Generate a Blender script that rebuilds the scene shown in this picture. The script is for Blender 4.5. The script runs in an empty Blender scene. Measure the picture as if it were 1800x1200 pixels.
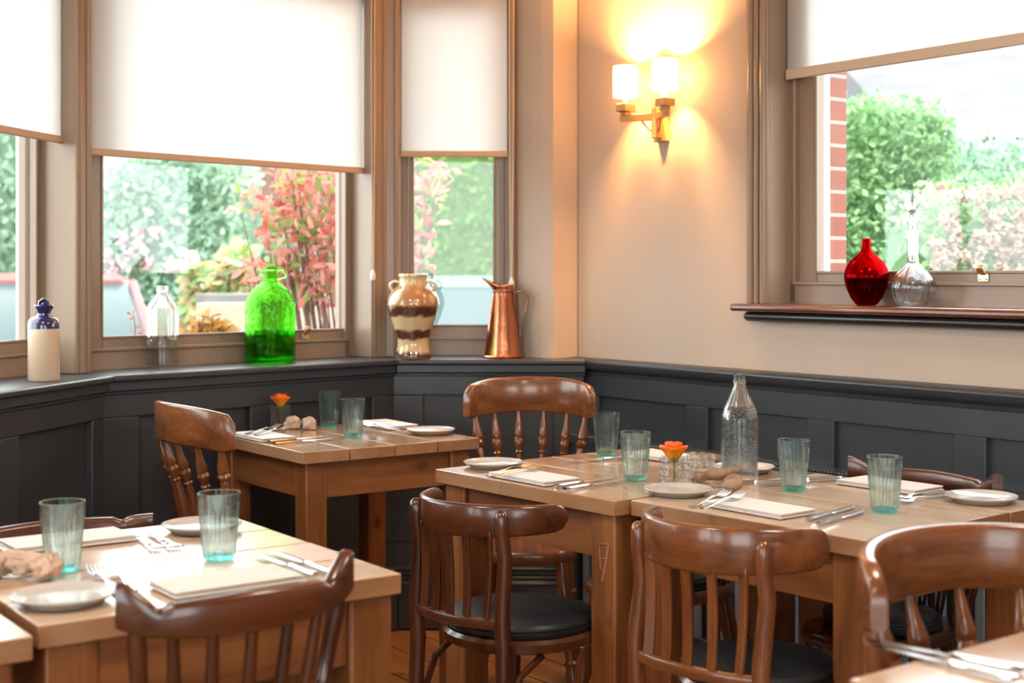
import bpy, math, random
from mathutils import Vector, Matrix
random.seed(7)
S = bpy.context.scene
COL = S.collection
PI = math.pi
# ------------------------------------------------------------------ camera, light, exposure
F, H = 2450.0, 1.25            # focal length in px of the 1800 px frame, eye height
cd = bpy.data.cameras.new('camera'); cam = bpy.data.objects.new('camera', cd); COL.objects.link(cam)
cam.location = (0, 0, H); cam.rotation_euler = (PI/2, 0, 0)
cd.lens = 36*F/1800; cd.sensor_width = 36; cd.shift_y = -115/1800; cd.clip_start = .05; cd.clip_end = 200
cd.dof.use_dof = True; cd.dof.focus_distance = 3.45; cd.dof.aperture_fstop = 4.0
S.camera = cam
S.view_settings.view_transform = 'Standard'; S.view_settings.look = 'None'
S.view_settings.gamma = 1; S.view_settings.use_curve_mapping = False
S.view_settings.exposure = 0.35
S.cycles.use_denoising = True
S.cycles.max_bounces = 14; S.cycles.transmission_bounces = 12; S.cycles.transparent_max_bounces = 24
S.cycles.caustics_reflective = False; S.cycles.caustics_refractive = False
S.cycles.sample_clamp_indirect = 6
W = bpy.data.worlds.new('sky'); S.world = W; W.use_nodes = True
bg = W.node_tree.nodes['Background']; bg.inputs[0].default_value = (.93, .97, 1, 1); bg.inputs[1].default_value = 6.5

def light(name, kind, loc, power, color, size=.1, rot=(0, 0, 0), spread=None):
    l = bpy.data.lights.new(name, kind); l.energy = power; l.color = color
    if kind == 'AREA':
        l.shape = 'DISK'; l.size = size
    else: l.shadow_soft_size = size
    o = bpy.data.objects.new(name, l); COL.objects.link(o); o.location = loc; o.rotation_euler = rot
    return o
# warm fill lights added under the ceiling to brighten the room, out of frame
light('ceiling_fill', 'AREA', (-.9, 1.6, 2.68), 26, (1, .84, .68), .5)
light('ceiling_fill', 'AREA', (1.2, 1.9, 2.68), 26, (1, .84, .68), .5)
light('ceiling_fill', 'AREA', (.2, -1.2, 2.68), 30, (1, .84, .68), .6)

# ------------------------------------------------------------------ projection helpers (real heights, real distances)
def G(px, py, z=.76):
    d = F*(H-z)/(py-485.0); return Vector(((px-900)*d/F, d, z+(.0014 if z == .76 else 0)))
def at(px, d, z=0): return Vector(((px-900)*d/F, d, z))

# ------------------------------------------------------------------ mesh builder
class MB:
    def __init__(s): s.v = []; s.f = []; s.m = []; s.sm = []; s.M = Matrix.Identity(4)
    def add(s, vs, fs, mat=0, smooth=False):
        b = len(s.v)
        for p in vs: s.v.append(tuple(s.M @ Vector(p)))
        for q in fs: s.f.append([b+i for i in q]); s.m.append(mat); s.sm.append(smooth)
    def box(s, x0, x1, y0, y1, z0, z1, mat=0):
        s.add([(x0,y0,z0),(x1,y0,z0),(x1,y1,z0),(x0,y1,z0),(x0,y0,z1),(x1,y0,z1),(x1,y1,z1),(x0,y1,z1)],
              [(0,3,2,1),(4,5,6,7),(0,1,5,4),(1,2,6,5),(2,3,7,6),(3,0,4,7)], mat)
    def lathe(s, prof, seg=32, c=(0, 0), mat=0, mod=None, caps=True):
        vs = []; fs = []; n = len(prof)
        for (r, z) in prof:
            for k in range(seg):
                a = 2*PI*k/seg; rr = r if mod is None else mod(r, a, z)
                vs.append((c[0]+rr*math.cos(a), c[1]+rr*math.sin(a), z))
        for i in range(n-1):
            for k in range(seg):
                k2 = (k+1) % seg
                fs.append((i*seg+k, i*seg+k2, (i+1)*seg+k2, (i+1)*seg+k))
        if caps:
            if prof[0][0] > 1e-5: fs.append(tuple(reversed(range(seg))))
            if prof[-1][0] > 1e-5: fs.append(tuple((n-1)*seg+k for k in range(seg)))
        s.add(vs, fs, mat, True)
    def rings(s, rings, mat=0, smooth=True, closed=False, caps=True):
        n = len(rings); m = len(rings[0]); vs = [p for r in rings for p in r]; fs = []
        for i in range(n if closed else n-1):
            j = (i+1) % n
            for k in range(m):
                k2 = (k+1) % m
                fs.append((i*m+k, i*m+k2, j*m+k2, j*m+k))
        if caps and not closed:
            fs.append(tuple(reversed(range(m)))); fs.append(tuple((n-1)*m+k for k in range(m)))
        s.add(vs, fs, mat, smooth)
    def tube(s, pts, rad, seg=10, mat=0, closed=False, flat=None, up=None):
        pts = [Vector(p) for p in pts]; n = len(pts)
        if not hasattr(rad, '__len__'): rad = [rad]*n
        rs = []; prev = Vector(up) if up else None
        for i, p in enumerate(pts):
            a = pts[i-1] if (i > 0 or closed) else p; b = pts[(i+1) % n] if (i < n-1 or closed) else p
            t = (b-a).normalized()
            if prev is None:
                prev = Vector((0, 0, 1)) if abs(t.z) < .9 else Vector((1, 0, 0))
            x = (prev-t*prev.dot(t)).normalized(); prev = x; y = t.cross(x)
            fx, fy = flat if flat else (1, 1)
            rs.append([tuple(p+x*(rad[i]*fx*math.cos(2*PI*k/seg))+y*(rad[i]*fy*math.sin(2*PI*k/seg))) for k in range(seg)])
        s.rings(rs, mat, True, closed)
    def ball(s, c, r, seg=10, ring=6, mat=0, sc=(1, 1, 1)):
        vs = []; fs = []
        for i in range(1, ring):
            t = PI*i/ring
            for k in range(seg):
                a = 2*PI*k/seg
                vs.append((c[0]+r*sc[0]*math.sin(t)*math.cos(a), c[1]+r*sc[1]*math.sin(t)*math.sin(a), c[2]+r*sc[2]*math.cos(t)))
        for i in range(ring-2):
            for k in range(seg): fs.append((i*seg+k, (i+1)*seg+k, (i+1)*seg+(k+1) % seg, i*seg+(k+1) % seg))
        b = len(vs); vs.append((c[0], c[1], c[2]+r*sc[2])); vs.append((c[0], c[1], c[2]-r*sc[2]))
        for k in range(seg):
            fs.append((b, k, (k+1) % seg)); fs.append((b+1, (ring-2)*seg+(k+1) % seg, (ring-2)*seg+k))
        s.add(vs, fs, mat, True)
    def prism(s, poly, z0, z1, mat=0, smooth=False):
        n = len(poly)
        s.add([(x, y, z0) for x, y in poly]+[(x, y, z1) for x, y in poly],
              [tuple(reversed(range(n))), tuple(range(n, 2*n))]+[(i, (i+1) % n, n+(i+1) % n, n+i) for i in range(n)], mat, smooth)
    def profile_x(s, prof, x0, x1, mat=0):          # closed (y,z) outline run along x
        n = len(prof)
        s.add([(x0, y, z) for y, z in prof]+[(x1, y, z) for y, z in prof],
              [tuple(range(n)), tuple(reversed(range(n, 2*n)))]+[(i, n+i, n+(i+1) % n, (i+1) % n) for i in range(n)], mat)
    def crest(s, n, cx, cy, zlo, zhi, th, mat=0, lean=0):
        # curved board: cx(s),cy(s) plan path, zlo/zhi heights, thickness th
        rs = []
        for i in range(n+1):
            t = -1+2*i/n; e = 1e-3
            x, y = cx(t), cy(t); dx, dy = cx(t+e)-cx(t-e), cy(t+e)-cy(t-e); L = math.hypot(dx, dy); nx, ny = -dy/L, dx/L
            a, b = zlo(t), zhi(t); h = th/2; r = min(.007, h*.9, (b-a)*.35)
            sec = [(-h, a+r), (-h+r*.35, a+r*.3), (-h+r, a), (h-r, a), (h-r*.35, a+r*.3), (h, a+r), (h, (a+b)/2), (h, b-r), (h-r*.35, b-r*.3), (h-r, b), (-h+r, b), (-h+r*.35, b-r*.3), (-h, b-r), (-h, (a+b)/2)]
            rs.append([(x+nx*q, y+ny*q-lean*(z-a), z) for q, z in sec])
        s.rings(rs, mat, True)
    def build(s, name, mat, parent=None, loc=None, bevel=0, seg=2, angle=35, sub=0, rot=None):
        me = bpy.data.meshes.new(name); me.from_pydata(s.v, [], s.f); me.update()
        mats = mat if isinstance(mat, (list, tuple)) else [mat]
        for m in mats: me.materials.append(m)
        me.polygons.foreach_set('material_index', s.m); me.polygons.foreach_set('use_smooth', [True]*len(s.f) if (bevel or any(s.sm)) else s.sm)
        if any(s.sm) or bevel: me.set_sharp_from_angle(angle=math.radians(angle))
        o = bpy.data.objects.new(name, me); COL.objects.link(o)
        if parent: o.parent = parent
        if loc is not None: o.location = loc
        if rot is not None: o.rotation_euler = (0, 0, rot)
        if bevel:
            b = o.modifiers.new('bevel', 'BEVEL'); b.width = bevel; b.segments = seg; b.limit_method = 'ANGLE'; b.angle_limit = math.radians(40)
        if sub:
            q = o.modifiers.new('sub', 'SUBSURF'); q.levels = sub; q.render_levels = sub
        return o
def tag(o, label, cat, group=None, kind=None):
    if label: o['label'] = label
    if cat: o['category'] = cat
    if group: o['group'] = group
    if kind: o['kind'] = kind
    return o
def struct(o, label=None):
    o['kind'] = 'structure'
    if label: o['label'] = label
    return o
def empty(name, loc=(0, 0, 0), rz=0):
    o = bpy.data.objects.new(name, None); COL.objects.link(o); o.location = loc; o.rotation_euler = (0, 0, rz); o.empty_display_size = .05
    return o
def copy_tree(o, parent=None):
    c = o.copy(); COL.objects.link(c)
    if parent: c.parent = parent
    for ch in list(o.children): copy_tree(ch, c)
    return c
def place(o, loc, rz, label, group=None):
    o.location = loc; o.rotation_euler = (0, 0, rz); o['label'] = label
    if group: o['group'] = group
    return o

# ------------------------------------------------------------------ materials
def newmat(name):
    m = bpy.data.materials.new(name); m.use_nodes = True; nt = m.node_tree
    return m, nt, nt.nodes['Principled BSDF']
def pmat(name, col, rough=.5, metal=0, spec=.5, trans=0, ior=1.45, bump=None, var=None, coat=0, subs=0, sheen=0):
    m, nt, b = newmat(name)
    b.inputs['Base Color'].default_value = (*col, 1); b.inputs['Roughness'].default_value = rough
    b.inputs['Metallic'].default_value = metal; b.inputs['Specular IOR Level'].default_value = spec
    b.inputs['Transmission Weight'].default_value = trans; b.inputs['IOR'].default_value = ior
    b.inputs['Coat Weight'].default_value = coat; b.inputs['Coat Roughness'].default_value = .15
    if sheen: b.inputs['Sheen Weight'].default_value = sheen
    tc = nt.nodes.new('ShaderNodeTexCoord')
    if var:      # (scale, amount) natural mottling
        n = nt.nodes.new('ShaderNodeTexNoise'); n.inputs['Scale'].default_value = var[0]; n.inputs['Detail'].default_value = 5
        nt.links.new(tc.outputs['Object'], n.inputs['Vector'])
        r = nt.nodes.new('ShaderNodeValToRGB'); k = var[1]
        r.color_ramp.elements[0].position = .3; r.color_ramp.elements[1].position = .7
        r.color_ramp.elements[0].color = (*[c*(1-k) for c in col], 1); r.color_ramp.elements[1].color = (*[min(1, c*(1+k)) for c in col], 1)
        nt.links.new(n.outputs['Fac'], r.inputs['Fac']); nt.links.new(r.outputs['Color'], b.inputs['Base Color'])
    if bump:     # (scale, strength)
        n = nt.nodes.new('ShaderNodeTexNoise'); n.inputs['Scale'].default_value = bump[0]; n.inputs['Detail'].default_value = 4
        nt.links.new(tc.outputs['Object'], n.inputs['Vector'])
        bp = nt.nodes.new('ShaderNodeBump'); bp.inputs['Strength'].default_value = bump[1]; bp.inputs['Distance'].default_value = .01
        nt.links.new(n.outputs['Fac'], bp.inputs['Height']); nt.links.new(bp.outputs['Normal'], b.inputs['Normal'])
    return m
def wood(name, c1, c2, axis=1, rough=.35, scale=14, stretch=12, knots=False, coat=0, worn=None):
    m, nt, b = newmat(name); N = nt.nodes; L = nt.links
    tc = N.new('ShaderNodeTexCoord'); mp = N.new('ShaderNodeMapping')
    sc = [scale]*3; sc[axis] = scale/stretch; mp.inputs['Scale'].default_value = sc
    oi = N.new('ShaderNodeObjectInfo'); ad = N.new('ShaderNodeVectorMath'); ad.operation = 'ADD'
    ml = N.new('ShaderNodeMath'); ml.operation = 'MULTIPLY'; ml.inputs[1].default_value = 9
    L.new(oi.outputs['Random'], ml.inputs[0]); L.new(tc.outputs['Object'], ad.inputs[0]); L.new(ml.outputs[0], ad.inputs[1])
    L.new(ad.outputs[0], mp.inputs['Vector'])
    n = N.new('ShaderNodeTexNoise'); n.inputs['Scale'].default_value = 1.0; n.inputs['Detail'].default_value = 6; n.inputs['Distortion'].default_value = .6
    L.new(mp.outputs[0], n.inputs['Vector'])
    n2 = N.new('ShaderNodeTexNoise'); n2.inputs['Scale'].default_value = 6; n2.inputs['Detail'].default_value = 3
    L.new(mp.outputs[0], n2.inputs['Vector'])
    mx = N.new('ShaderNodeMath'); mx.operation = 'MULTIPLY_ADD'; mx.inputs[1].default_value = .35
    L.new(n2.outputs['Fac'], mx.inputs[0]); L.new(n.outputs['Fac'], mx.inputs[2])
    r = N.new('ShaderNodeValToRGB'); e = r.color_ramp.elements
    e[0].position = .46; e[0].color = (*c1, 1); e[1].position = .86; e[1].color = (*c2, 1)
    L.new(mx.outputs[0], r.inputs['Fac']); out = r.outputs['Color']
    if knots:
        v = N.new('ShaderNodeTexVoronoi'); v.inputs['Scale'].default_value = 1; mp2 = N.new('ShaderNodeMapping')
        s2 = [7.0]*3; s2[axis] = 4.0; mp2.inputs['Scale'].default_value = s2
        L.new(ad.outputs[0], mp2.inputs['Vector']); L.new(mp2.outputs[0], v.inputs['Vector'])
        r2 = N.new('ShaderNodeValToRGB'); r2.color_ramp.elements[0].position = .05; r2.color_ramp.elements[0].color = (1, 1, 1, 1)
        r2.color_ramp.elements[1].position = .14; r2.color_ramp.elements[1].color = (0, 0, 0, 1)
        L.new(v.outputs['Distance'], r2.inputs['Fac'])
        mc = N.new('ShaderNodeMix'); mc.data_type = 'RGBA'; mc.inputs[7].default_value = (*[c*.45 for c in c1], 1)
        L.new(r2.outputs['Color'], mc.inputs[0]); L.new(out, mc.inputs[6]); out = mc.outputs[2]
    if worn:
        n3 = N.new('ShaderNodeTexNoise'); n3.inputs['Scale'].default_value = 5; n3.inputs['Detail'].default_value = 7
        L.new(ad.outputs[0], n3.inputs['Vector']); r3 = N.new('ShaderNodeValToRGB')
        r3.color_ramp.elements[0].position = .42; r3.color_ramp.elements[1].position = .68
        L.new(n3.outputs['Fac'], r3.inputs['Fac'])
        mc = N.new('ShaderNodeMix'); mc.data_type = 'RGBA'; mc.inputs[7].default_value = (*worn, 1)
        L.new(r3.outputs['Color'], mc.inputs[0]); L.new(out, mc.inputs[6]); out = mc.outputs[2]
    L.new(out, b.inputs['Base Color'])
    b.inputs['Roughness'].default_value = rough; b.inputs['Coat Weight'].default_value = coat; b.inputs['Coat Roughness'].default_value = .12
    bp = N.new('ShaderNodeBump'); bp.inputs['Strength'].default_value = .12; bp.inputs['Distance'].default_value = .004
    L.new(mx.outputs[0], bp.inputs['Height']); L.new(bp.outputs['Normal'], b.inputs['Normal'])
    return m
def glassmat(name, col, rough=.0, clear=.0, ior=1.45, bump=None):
    m = bpy.data.materials.new(name); m.use_nodes = True; nt = m.node_tree; N = nt.nodes; L = nt.links
    N.remove(N['Principled BSDF']); out = N['Material Output']
    g = N.new('ShaderNodeBsdfGlass'); g.inputs['Color'].default_value = (*col, 1); g.inputs['Roughness'].default_value = rough; g.inputs['IOR'].default_value = ior
    if bump:
        tc = N.new('ShaderNodeTexCoord'); n = N.new('ShaderNodeTexNoise'); n.inputs['Scale'].default_value = bump[0]
        L.new(tc.outputs['Object'], n.inputs['Vector']); bp = N.new('ShaderNodeBump'); bp.inputs['Strength'].default_value = bump[1]; bp.inputs['Distance'].default_value = .01
        L.new(n.outputs['Fac'], bp.inputs['Height']); L.new(bp.outputs['Normal'], g.inputs['Normal'])
    t = N.new('ShaderNodeBsdfTransparent'); t.inputs['Color'].default_value = (*col, 1)
    mx = N.new('ShaderNodeMixShader'); mx.inputs[0].default_value = clear
    L.new(g.outputs[0], mx.inputs[1]); L.new(t.outputs[0], mx.inputs[2]); L.new(mx.outputs[0], out.inputs['Surface'])
    return m
def panemat(name, tint=(.97, .99, .98)):
    m = bpy.data.materials.new(name); m.use_nodes = True; nt = m.node_tree; N = nt.nodes; L = nt.links
    N.remove(N['Principled BSDF']); out = N['Material Output']
    g = N.new('ShaderNodeBsdfGlossy'); g.inputs['Roughness'].default_value = .0
    t = N.new('ShaderNodeBsdfTransparent'); t.inputs['Color'].default_value = (*tint, 1)
    fr = N.new('ShaderNodeFresnel'); ge = N.new('ShaderNodeNewGeometry'); io = N.new('ShaderNodeMapRange'); io.inputs['To Min'].default_value = 1.45; io.inputs['To Max'].default_value = 1/1.45
    L.new(ge.outputs['Backfacing'], io.inputs['Value']); L.new(io.outputs[0], fr.inputs['IOR'])
    mx = N.new('ShaderNodeMixShader'); L.new(fr.outputs[0], mx.inputs[0]); L.new(t.outputs[0], mx.inputs[1]); L.new(g.outputs[0], mx.inputs[2])
    L.new(mx.outputs[0], out.inputs['Surface']); return m
def transl(name, col, mix=.6, tcol=None, rough=.6, emit=None):
    m, nt, b = newmat(name); N = nt.nodes; L = nt.links
    b.inputs['Base Color'].default_value = (*col, 1); b.inputs['Roughness'].default_value = rough; b.inputs['Specular IOR Level'].default_value = .2
    t = N.new('ShaderNodeBsdfTranslucent'); t.inputs['Color'].default_value = (*(tcol or col), 1)
    mx = N.new('ShaderNodeMixShader'); mx.inputs[0].default_value = mix; L.new(b.outputs[0], mx.inputs[1]); L.new(t.outputs[0], mx.inputs[2])
    L.new(mx.outputs[0], N['Material Output'].inputs['Surface'])
    if emit: b.inputs['Emission Color'].default_value = (*emit[0], 1); b.inputs['Emission Strength'].default_value = emit[1]
    return m
def brick(name, c1, c2, mortar, axis='x', scale=1, bw=.215, bh=.075):
    m, nt, b = newmat(name); N = nt.nodes; L = nt.links
    tc = N.new('ShaderNodeTexCoord'); sp = N.new('ShaderNodeSeparateXYZ'); cb = N.new('ShaderNodeCombineXYZ')
    L.new(tc.outputs['Object'], sp.inputs[0])
    ad = N.new('ShaderNodeMath'); ad.operation = 'ADD'; L.new(sp.outputs['X'], ad.inputs[0]); L.new(sp.outputs['Y'], ad.inputs[1])
    L.new(ad.outputs[0], cb.inputs['X']); L.new(sp.outputs['Z'], cb.inputs['Y'])
    t = N.new('ShaderNodeTexBrick'); t.inputs['Color1'].default_value = (*c1, 1); t.inputs['Color2'].default_value = (*c2, 1); t.inputs['Mortar'].default_value = (*mortar, 1)
    t.inputs['Scale'].default_value = 1; t.inputs['Brick Width'].default_value = bw; t.inputs['Row Height'].default_value = bh; t.inputs['Mortar Size'].default_value = .006
    L.new(cb.outputs[0], t.inputs['Vector']); L.new(t.outputs['Color'], b.inputs['Base Color']); b.inputs['Roughness'].default_value = .85
    return m

MT = {}
MT['wall'] = pmat('plaster_beige', (.51, .405, .32), .65, var=(3, .03), bump=(60, .04))
MT['ceiling'] = pmat('ceiling_white', (.75, .72, .68), .8)
MT['dark'] = pmat('dark_grey_paint', (.041, .0445, .051), .33, var=(5, .08), bump=(30, .05))
MT['taupe'] = pmat('taupe_gloss_paint', (.32, .225, .160), .28, bump=(25, .04))
MT['outerframe'] = pmat('white_outer_paint', (.62, .70, .72), .5)
MT['floor'] = wood('floor_pine', (.20, .085, .028), (.40, .19, .075), axis=1, rough=.38, scale=10, stretch=14, knots=True)
MT['pine'] = wood('table_pine', (.140, .042, .010), (.285, .104, .032), axis=2, rough=.40, scale=16, stretch=9, knots=True)
MT['pinex'] = wood('table_pine_rail_x', (.140, .042, .010), (.285, .104, .032), axis=0, rough=.42, scale=16, stretch=9, knots=True)
MT['piney'] = wood('table_pine_rail_y', (.140, .042, .010), (.285, .104, .032), axis=1, rough=.42, scale=16, stretch=9, knots=True)
MT['top'] = wood('table_top_pine', (.27, .135, .055), (.50, .30, .15), axis=1, rough=.22, scale=14, stretch=10, knots=True, coat=.6, worn=(.45, .295, .19))
MT['topx'] = wood('table_top_pine_x', (.27, .135, .055), (.50, .30, .15), axis=0, rough=.22, scale=14, stretch=10, knots=True, coat=.6, worn=(.45, .295, .19))
MT['toppale'] = wood('table_top_pale_pine', (.36, .23, .14), (.58, .43, .30), axis=1, rough=.24, scale=14, stretch=10, knots=True, coat=.5, worn=(.56, .43, .32))
MT['toppalex'] = wood('table_top_pale_pine_x', (.36, .23, .14), (.58, .43, .30), axis=0, rough=.24, scale=14, stretch=10, knots=True, coat=.35, worn=(.54, .41, .31))
MT['edgey'] = wood('table_edge_pine', (.22, .090, .035), (.40, .20, .09), axis=1, rough=.35, scale=16, stretch=9, knots=True, worn=(.36, .20, .11))
MT['edgex'] = wood('table_edge_pine_x', (.22, .090, .035), (.40, .20, .09), axis=0, rough=.35, scale=16, stretch=9, knots=True, worn=(.36, .20, .11))
MT['walnut'] = wood('dark_chair_wood', (.036, .0095, .0035), (.100, .028, .0095), axis=2, rough=.25, scale=20, stretch=8, coat=.4)
MT['walnutx'] = wood('dark_chair_wood_x', (.036, .0095, .0035), (.110, .031, .0105), axis=0, rough=.25, scale=22, stretch=10, coat=.4)
MT['oak'] = wood('mid_chair_wood', (.10, .030, .009), (.22, .073, .022), axis=2, rough=.25, scale=20, stretch=8, coat=.4)
MT['oakx'] = wood('mid_chair_wood_x', (.10, .030, .009), (.23, .078, .024), axis=0, rough=.25, scale=20, stretch=10, coat=.4)
MT['board'] = wood('mahogany_board', (.07, .018, .008), (.22, .06, .022), axis=0, rough=.18, scale=18, stretch=12, coat=.5)
MT['black'] = pmat('black_paint', (.02, .016, .015), .3)
MT['leather'] = pmat('black_leatherette', (.016, .020, .026), .33, bump=(90, .08))
MT['blind'] = transl('blind_fabric', (.80, .79, .77), .62, (.86, .86, .85), .8)
MT['hem'] = pmat('blind_hem_bar', (.55, .38, .26), .55)
MT['hemR'] = pmat('blind_hem_bar_pale', (.62, .50, .37), .55)
MT['cord'] = pmat('cream_cord', (.65, .52, .38), .6)
MT['plastic'] = pmat('white_plastic', (.8, .78, .74), .4)
MT['brass'] = pmat('brass', (.75, .55, .28), .25, metal=.9)
MT['pane'] = panemat('window_glass')
MT['aqua'] = glassmat('aqua_glass', (.93, .990, .985), .0, .62)
MT['aquabase'] = glassmat('aqua_glass_base', (.62, .93, .90), .0, .45)
MT['greyglass'] = glassmat('grey_glass', (.93, .96, .96), .0, .5)
MT['clear'] = glassmat('clear_glass', (.988, .994, .992), .0, .60)
MT['cut'] = glassmat('cut_glass', (.985, .985, .99), .02, .15)
MT['green'] = glassmat('green_glass', (.58, .90, .40), .0, .4, bump=(28, .5))
MT['greendark'] = glassmat('green_liquid', (.28, .80, .18), .0, .35, ior=1.2)
MT['red'] = glassmat('red_glass', (.80, .03, .04), .0, .2)
MT['reddark'] = glassmat('red_liquid', (.30, .004, .012), .0, .0, ior=1.33)
MT['water'] = glassmat('water', (.97, .985, .985), .0, .35, ior=1.2)
MT['bubble'] = pmat('air_bubble', (.85, .88, .9), .15, spec=.8)
MT['steel'] = pmat('stainless_steel', (.62, .61, .62), .20, metal=1)
MT['napkin'] = pmat('white_napkin', (.64, .615, .59), .9, bump=(220, .15), sheen=.2)
MT['plate'] = pmat('glazed_plate', (.47, .455, .44), .16, coat=.4)
MT['platerim'] = pmat('plate_clay_foot', (.50, .44, .38), .5)
MT['stone'] = pmat('driftwood_stone', (.50, .36, .28), .8, bump=(45, .6), var=(18, .35))
MT['drift'] = pmat('driftwood_brown', (.30, .19, .12), .8, bump=(45, .6), var=(16, .4))
MT['stoneware'] = pmat('cream_stoneware', (.62, .47, .33), .22, coat=.5, var=(6, .03))
MT['navy'] = pmat('navy_glaze', (.018, .014, .075), .10, coat=.8)
MT['copper'] = pmat('copper', (.55, .20, .10), .22, metal=1, bump=(22, .12), var=(7, .25))
MT['copperdark'] = pmat('tarnished_copper', (.28, .12, .08), .35, metal=1)
MT['wax'] = pmat('white_wax', (.8, .78, .7), .5)
MT['scuff'] = pmat('scuffed_wood', (.55, .33, .20), .6)
MT['stem'] = pmat('green_stem', (.16, .30, .06), .5)

# banded glaze of the big vase: cream, caramel and brown bands with blotches
m, nt, b = newmat('banded_glaze'); N = nt.nodes; L = nt.links
tc = N.new('ShaderNodeTexCoord'); sp = N.new('ShaderNodeSeparateXYZ'); L.new(tc.outputs['Object'], sp.inputs[0])
nz = N.new('ShaderNodeTexNoise'); nz.inputs['Scale'].default_value = 22; L.new(tc.outputs['Object'], nz.inputs['Vector'])
ma = N.new('ShaderNodeMath'); ma.operation = 'MULTIPLY_ADD'; ma.inputs[1].default_value = .035; L.new(nz.outputs['Fac'], ma.inputs[0]); L.new(sp.outputs['Z'], ma.inputs[2])
dv = N.new('ShaderNodeMath'); dv.operation = 'MULTIPLY'; dv.inputs[1].default_value = 1/.34; L.new(ma.outputs[0], dv.inputs[0])
r = N.new('ShaderNodeValToRGB'); r.color_ramp.interpolation = 'EASE'; e = r.color_ramp.elements
cream, brown, car = (.62, .45, .24, 1), (.085, .026, .015, 1), (.42, .20, .08, 1)
stops = [(0, car), (.10, brown), (.15, cream), (.24, cream), (.27, brown), (.34, brown), (.37, cream), (.47, cream), (.51, brown), (.58, brown), (.62, car), (.80, car), (.84, cream), (.95, (.60, .48, .25, 1)), (.965, brown)]
e[0].position = 0; e[0].color = car; e[1].position = 1; e[1].color = brown
for p, c in stops[1:]:
    q = r.color_ramp.elements.new(p); q.color = c
L.new(dv.outputs[0], r.inputs['Fac'])
vo = N.new('ShaderNodeTexVoronoi'); vo.inputs['Scale'].default_value = 19; L.new(tc.outputs['Object'], vo.inputs['Vector'])
r2 = N.new('ShaderNodeValToRGB'); r2.color_ramp.elements[0].position = .30; r2.color_ramp.elements[0].color = (1, 1, 1, 1); r2.color_ramp.elements[1].position = .38; r2.color_ramp.elements[1].color = (0, 0, 0, 1)
L.new(vo.outputs['Distance'], r2.inputs['Fac'])
band = N.new('ShaderNodeValToRGB'); be = band.color_ramp.elements; be[0].position = .60; be[0].color = (0, 0, 0, 1); be[1].position = .64; be[1].color = (1, 1, 1, 1)
q = be.new(.76); q.color = (1, 1, 1, 1); q = be.new(.80); q.color = (0, 0, 0, 1)
L.new(dv.outputs[0], band.inputs['Fac'])
mu = N.new('ShaderNodeMath'); mu.operation = 'MULTIPLY'; L.new(r2.outputs['Color'], mu.inputs[0]); L.new(band.outputs['Color'], mu.inputs[1])
mc = N.new('ShaderNodeMix'); mc.data_type = 'RGBA'; mc.inputs[7].default_value = (.66, .44, .21, 1); L.new(mu.outputs[0], mc.inputs[0]); L.new(r.outputs['Color'], mc.inputs[6])
L.new(mc.outputs[2], b.inputs['Base Color']); b.inputs['Roughness'].default_value = .12; b.inputs['Coat Weight'].default_value = .8
MT['vase'] = m
# rose petals: yellow at the base, orange-red at the lip
m, nt, b = newmat('rose_petal'); N = nt.nodes; L = nt.links
tc = N.new('ShaderNodeTexCoord'); sp = N.new('ShaderNodeSeparateXYZ'); L.new(tc.outputs['Object'], sp.inputs[0])
nz = N.new('ShaderNodeTexNoise'); nz.inputs['Scale'].default_value = 60; L.new(tc.outputs['Object'], nz.inputs['Vector'])
ma = N.new('ShaderNodeMath'); ma.operation = 'MULTIPLY_ADD'; ma.inputs[1].default_value = .02; L.new(nz.outputs['Fac'], ma.inputs[0]); L.new(sp.outputs['Z'], ma.inputs[2])
mr = N.new('ShaderNodeMapRange'); mr.inputs['From Min'].default_value = -.012; mr.inputs['From Max'].default_value = .064; L.new(ma.outputs[0], mr.inputs['Value'])
r = N.new('ShaderNodeValToRGB'); e = r.color_ramp.elements; e[0].position = .2; e[0].color = (.9, .46, .02, 1); e[1].position = .98; e[1].color = (.72, .05, .01, 1)
q = e.new(.70); q.color = (.92, .22, .012, 1)
L.new(mr.outputs[0], r.inputs['Fac']); L.new(r.outputs['Color'], b.inputs['Base Color']); b.inputs['Roughness'].default_value = .5
MT['petal'] = m
# ------------------------------------------------------------------ wall frames: local x runs along the wall, local y points outdoors
class Fr:
    def __init__(s, a, b):
        s.o = a; L = math.hypot(b[0]-a[0], b[1]-a[1]); s.L = L
        s.d = ((b[0]-a[0])/L, (b[1]-a[1])/L); s.n = (-s.d[1], s.d[0]); s.ang = math.atan2(s.d[1], s.d[0])
    def u(s, px, off=0):
        k = (px-900)/F; ox = s.o[0]+off*s.n[0]; oy = s.o[1]+off*s.n[1]
        return (k*oy-ox)/(s.d[0]-k*s.d[1])
    def z(s, px, py, off=0):
        u = s.u(px, off); d = s.o[1]+off*s.n[1]+u*s.d[1]; return H-(py-485)*d/F
    def P(s, u, off=0, z=0): return Vector((s.o[0]+u*s.d[0]+off*s.n[0], s.o[1]+u*s.d[1]+off*s.n[1], z))
    def empty(s, name): return empty(name, (s.o[0], s.o[1], 0), s.ang)
    def mesh(s, mb, name, mat, **k): return mb.build(name, mat, loc=(s.o[0], s.o[1], 0), rot=s.ang, **k)
def cross(A, oa, B, ob):
    a = A.P(0, oa); b = B.P(0, ob); D = -A.d[0]*B.d[1]+A.d[1]*B.d[0]
    u = (-(b.x-a.x)*B.d[1]+(b.y-a.y)*B.d[0])/D
    return (a.x+u*A.d[0], a.y+u*A.d[1])
PA = (-1.175, 4.13); PB = (-.402, 4.93); PC = (.2417, 5.06)
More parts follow.
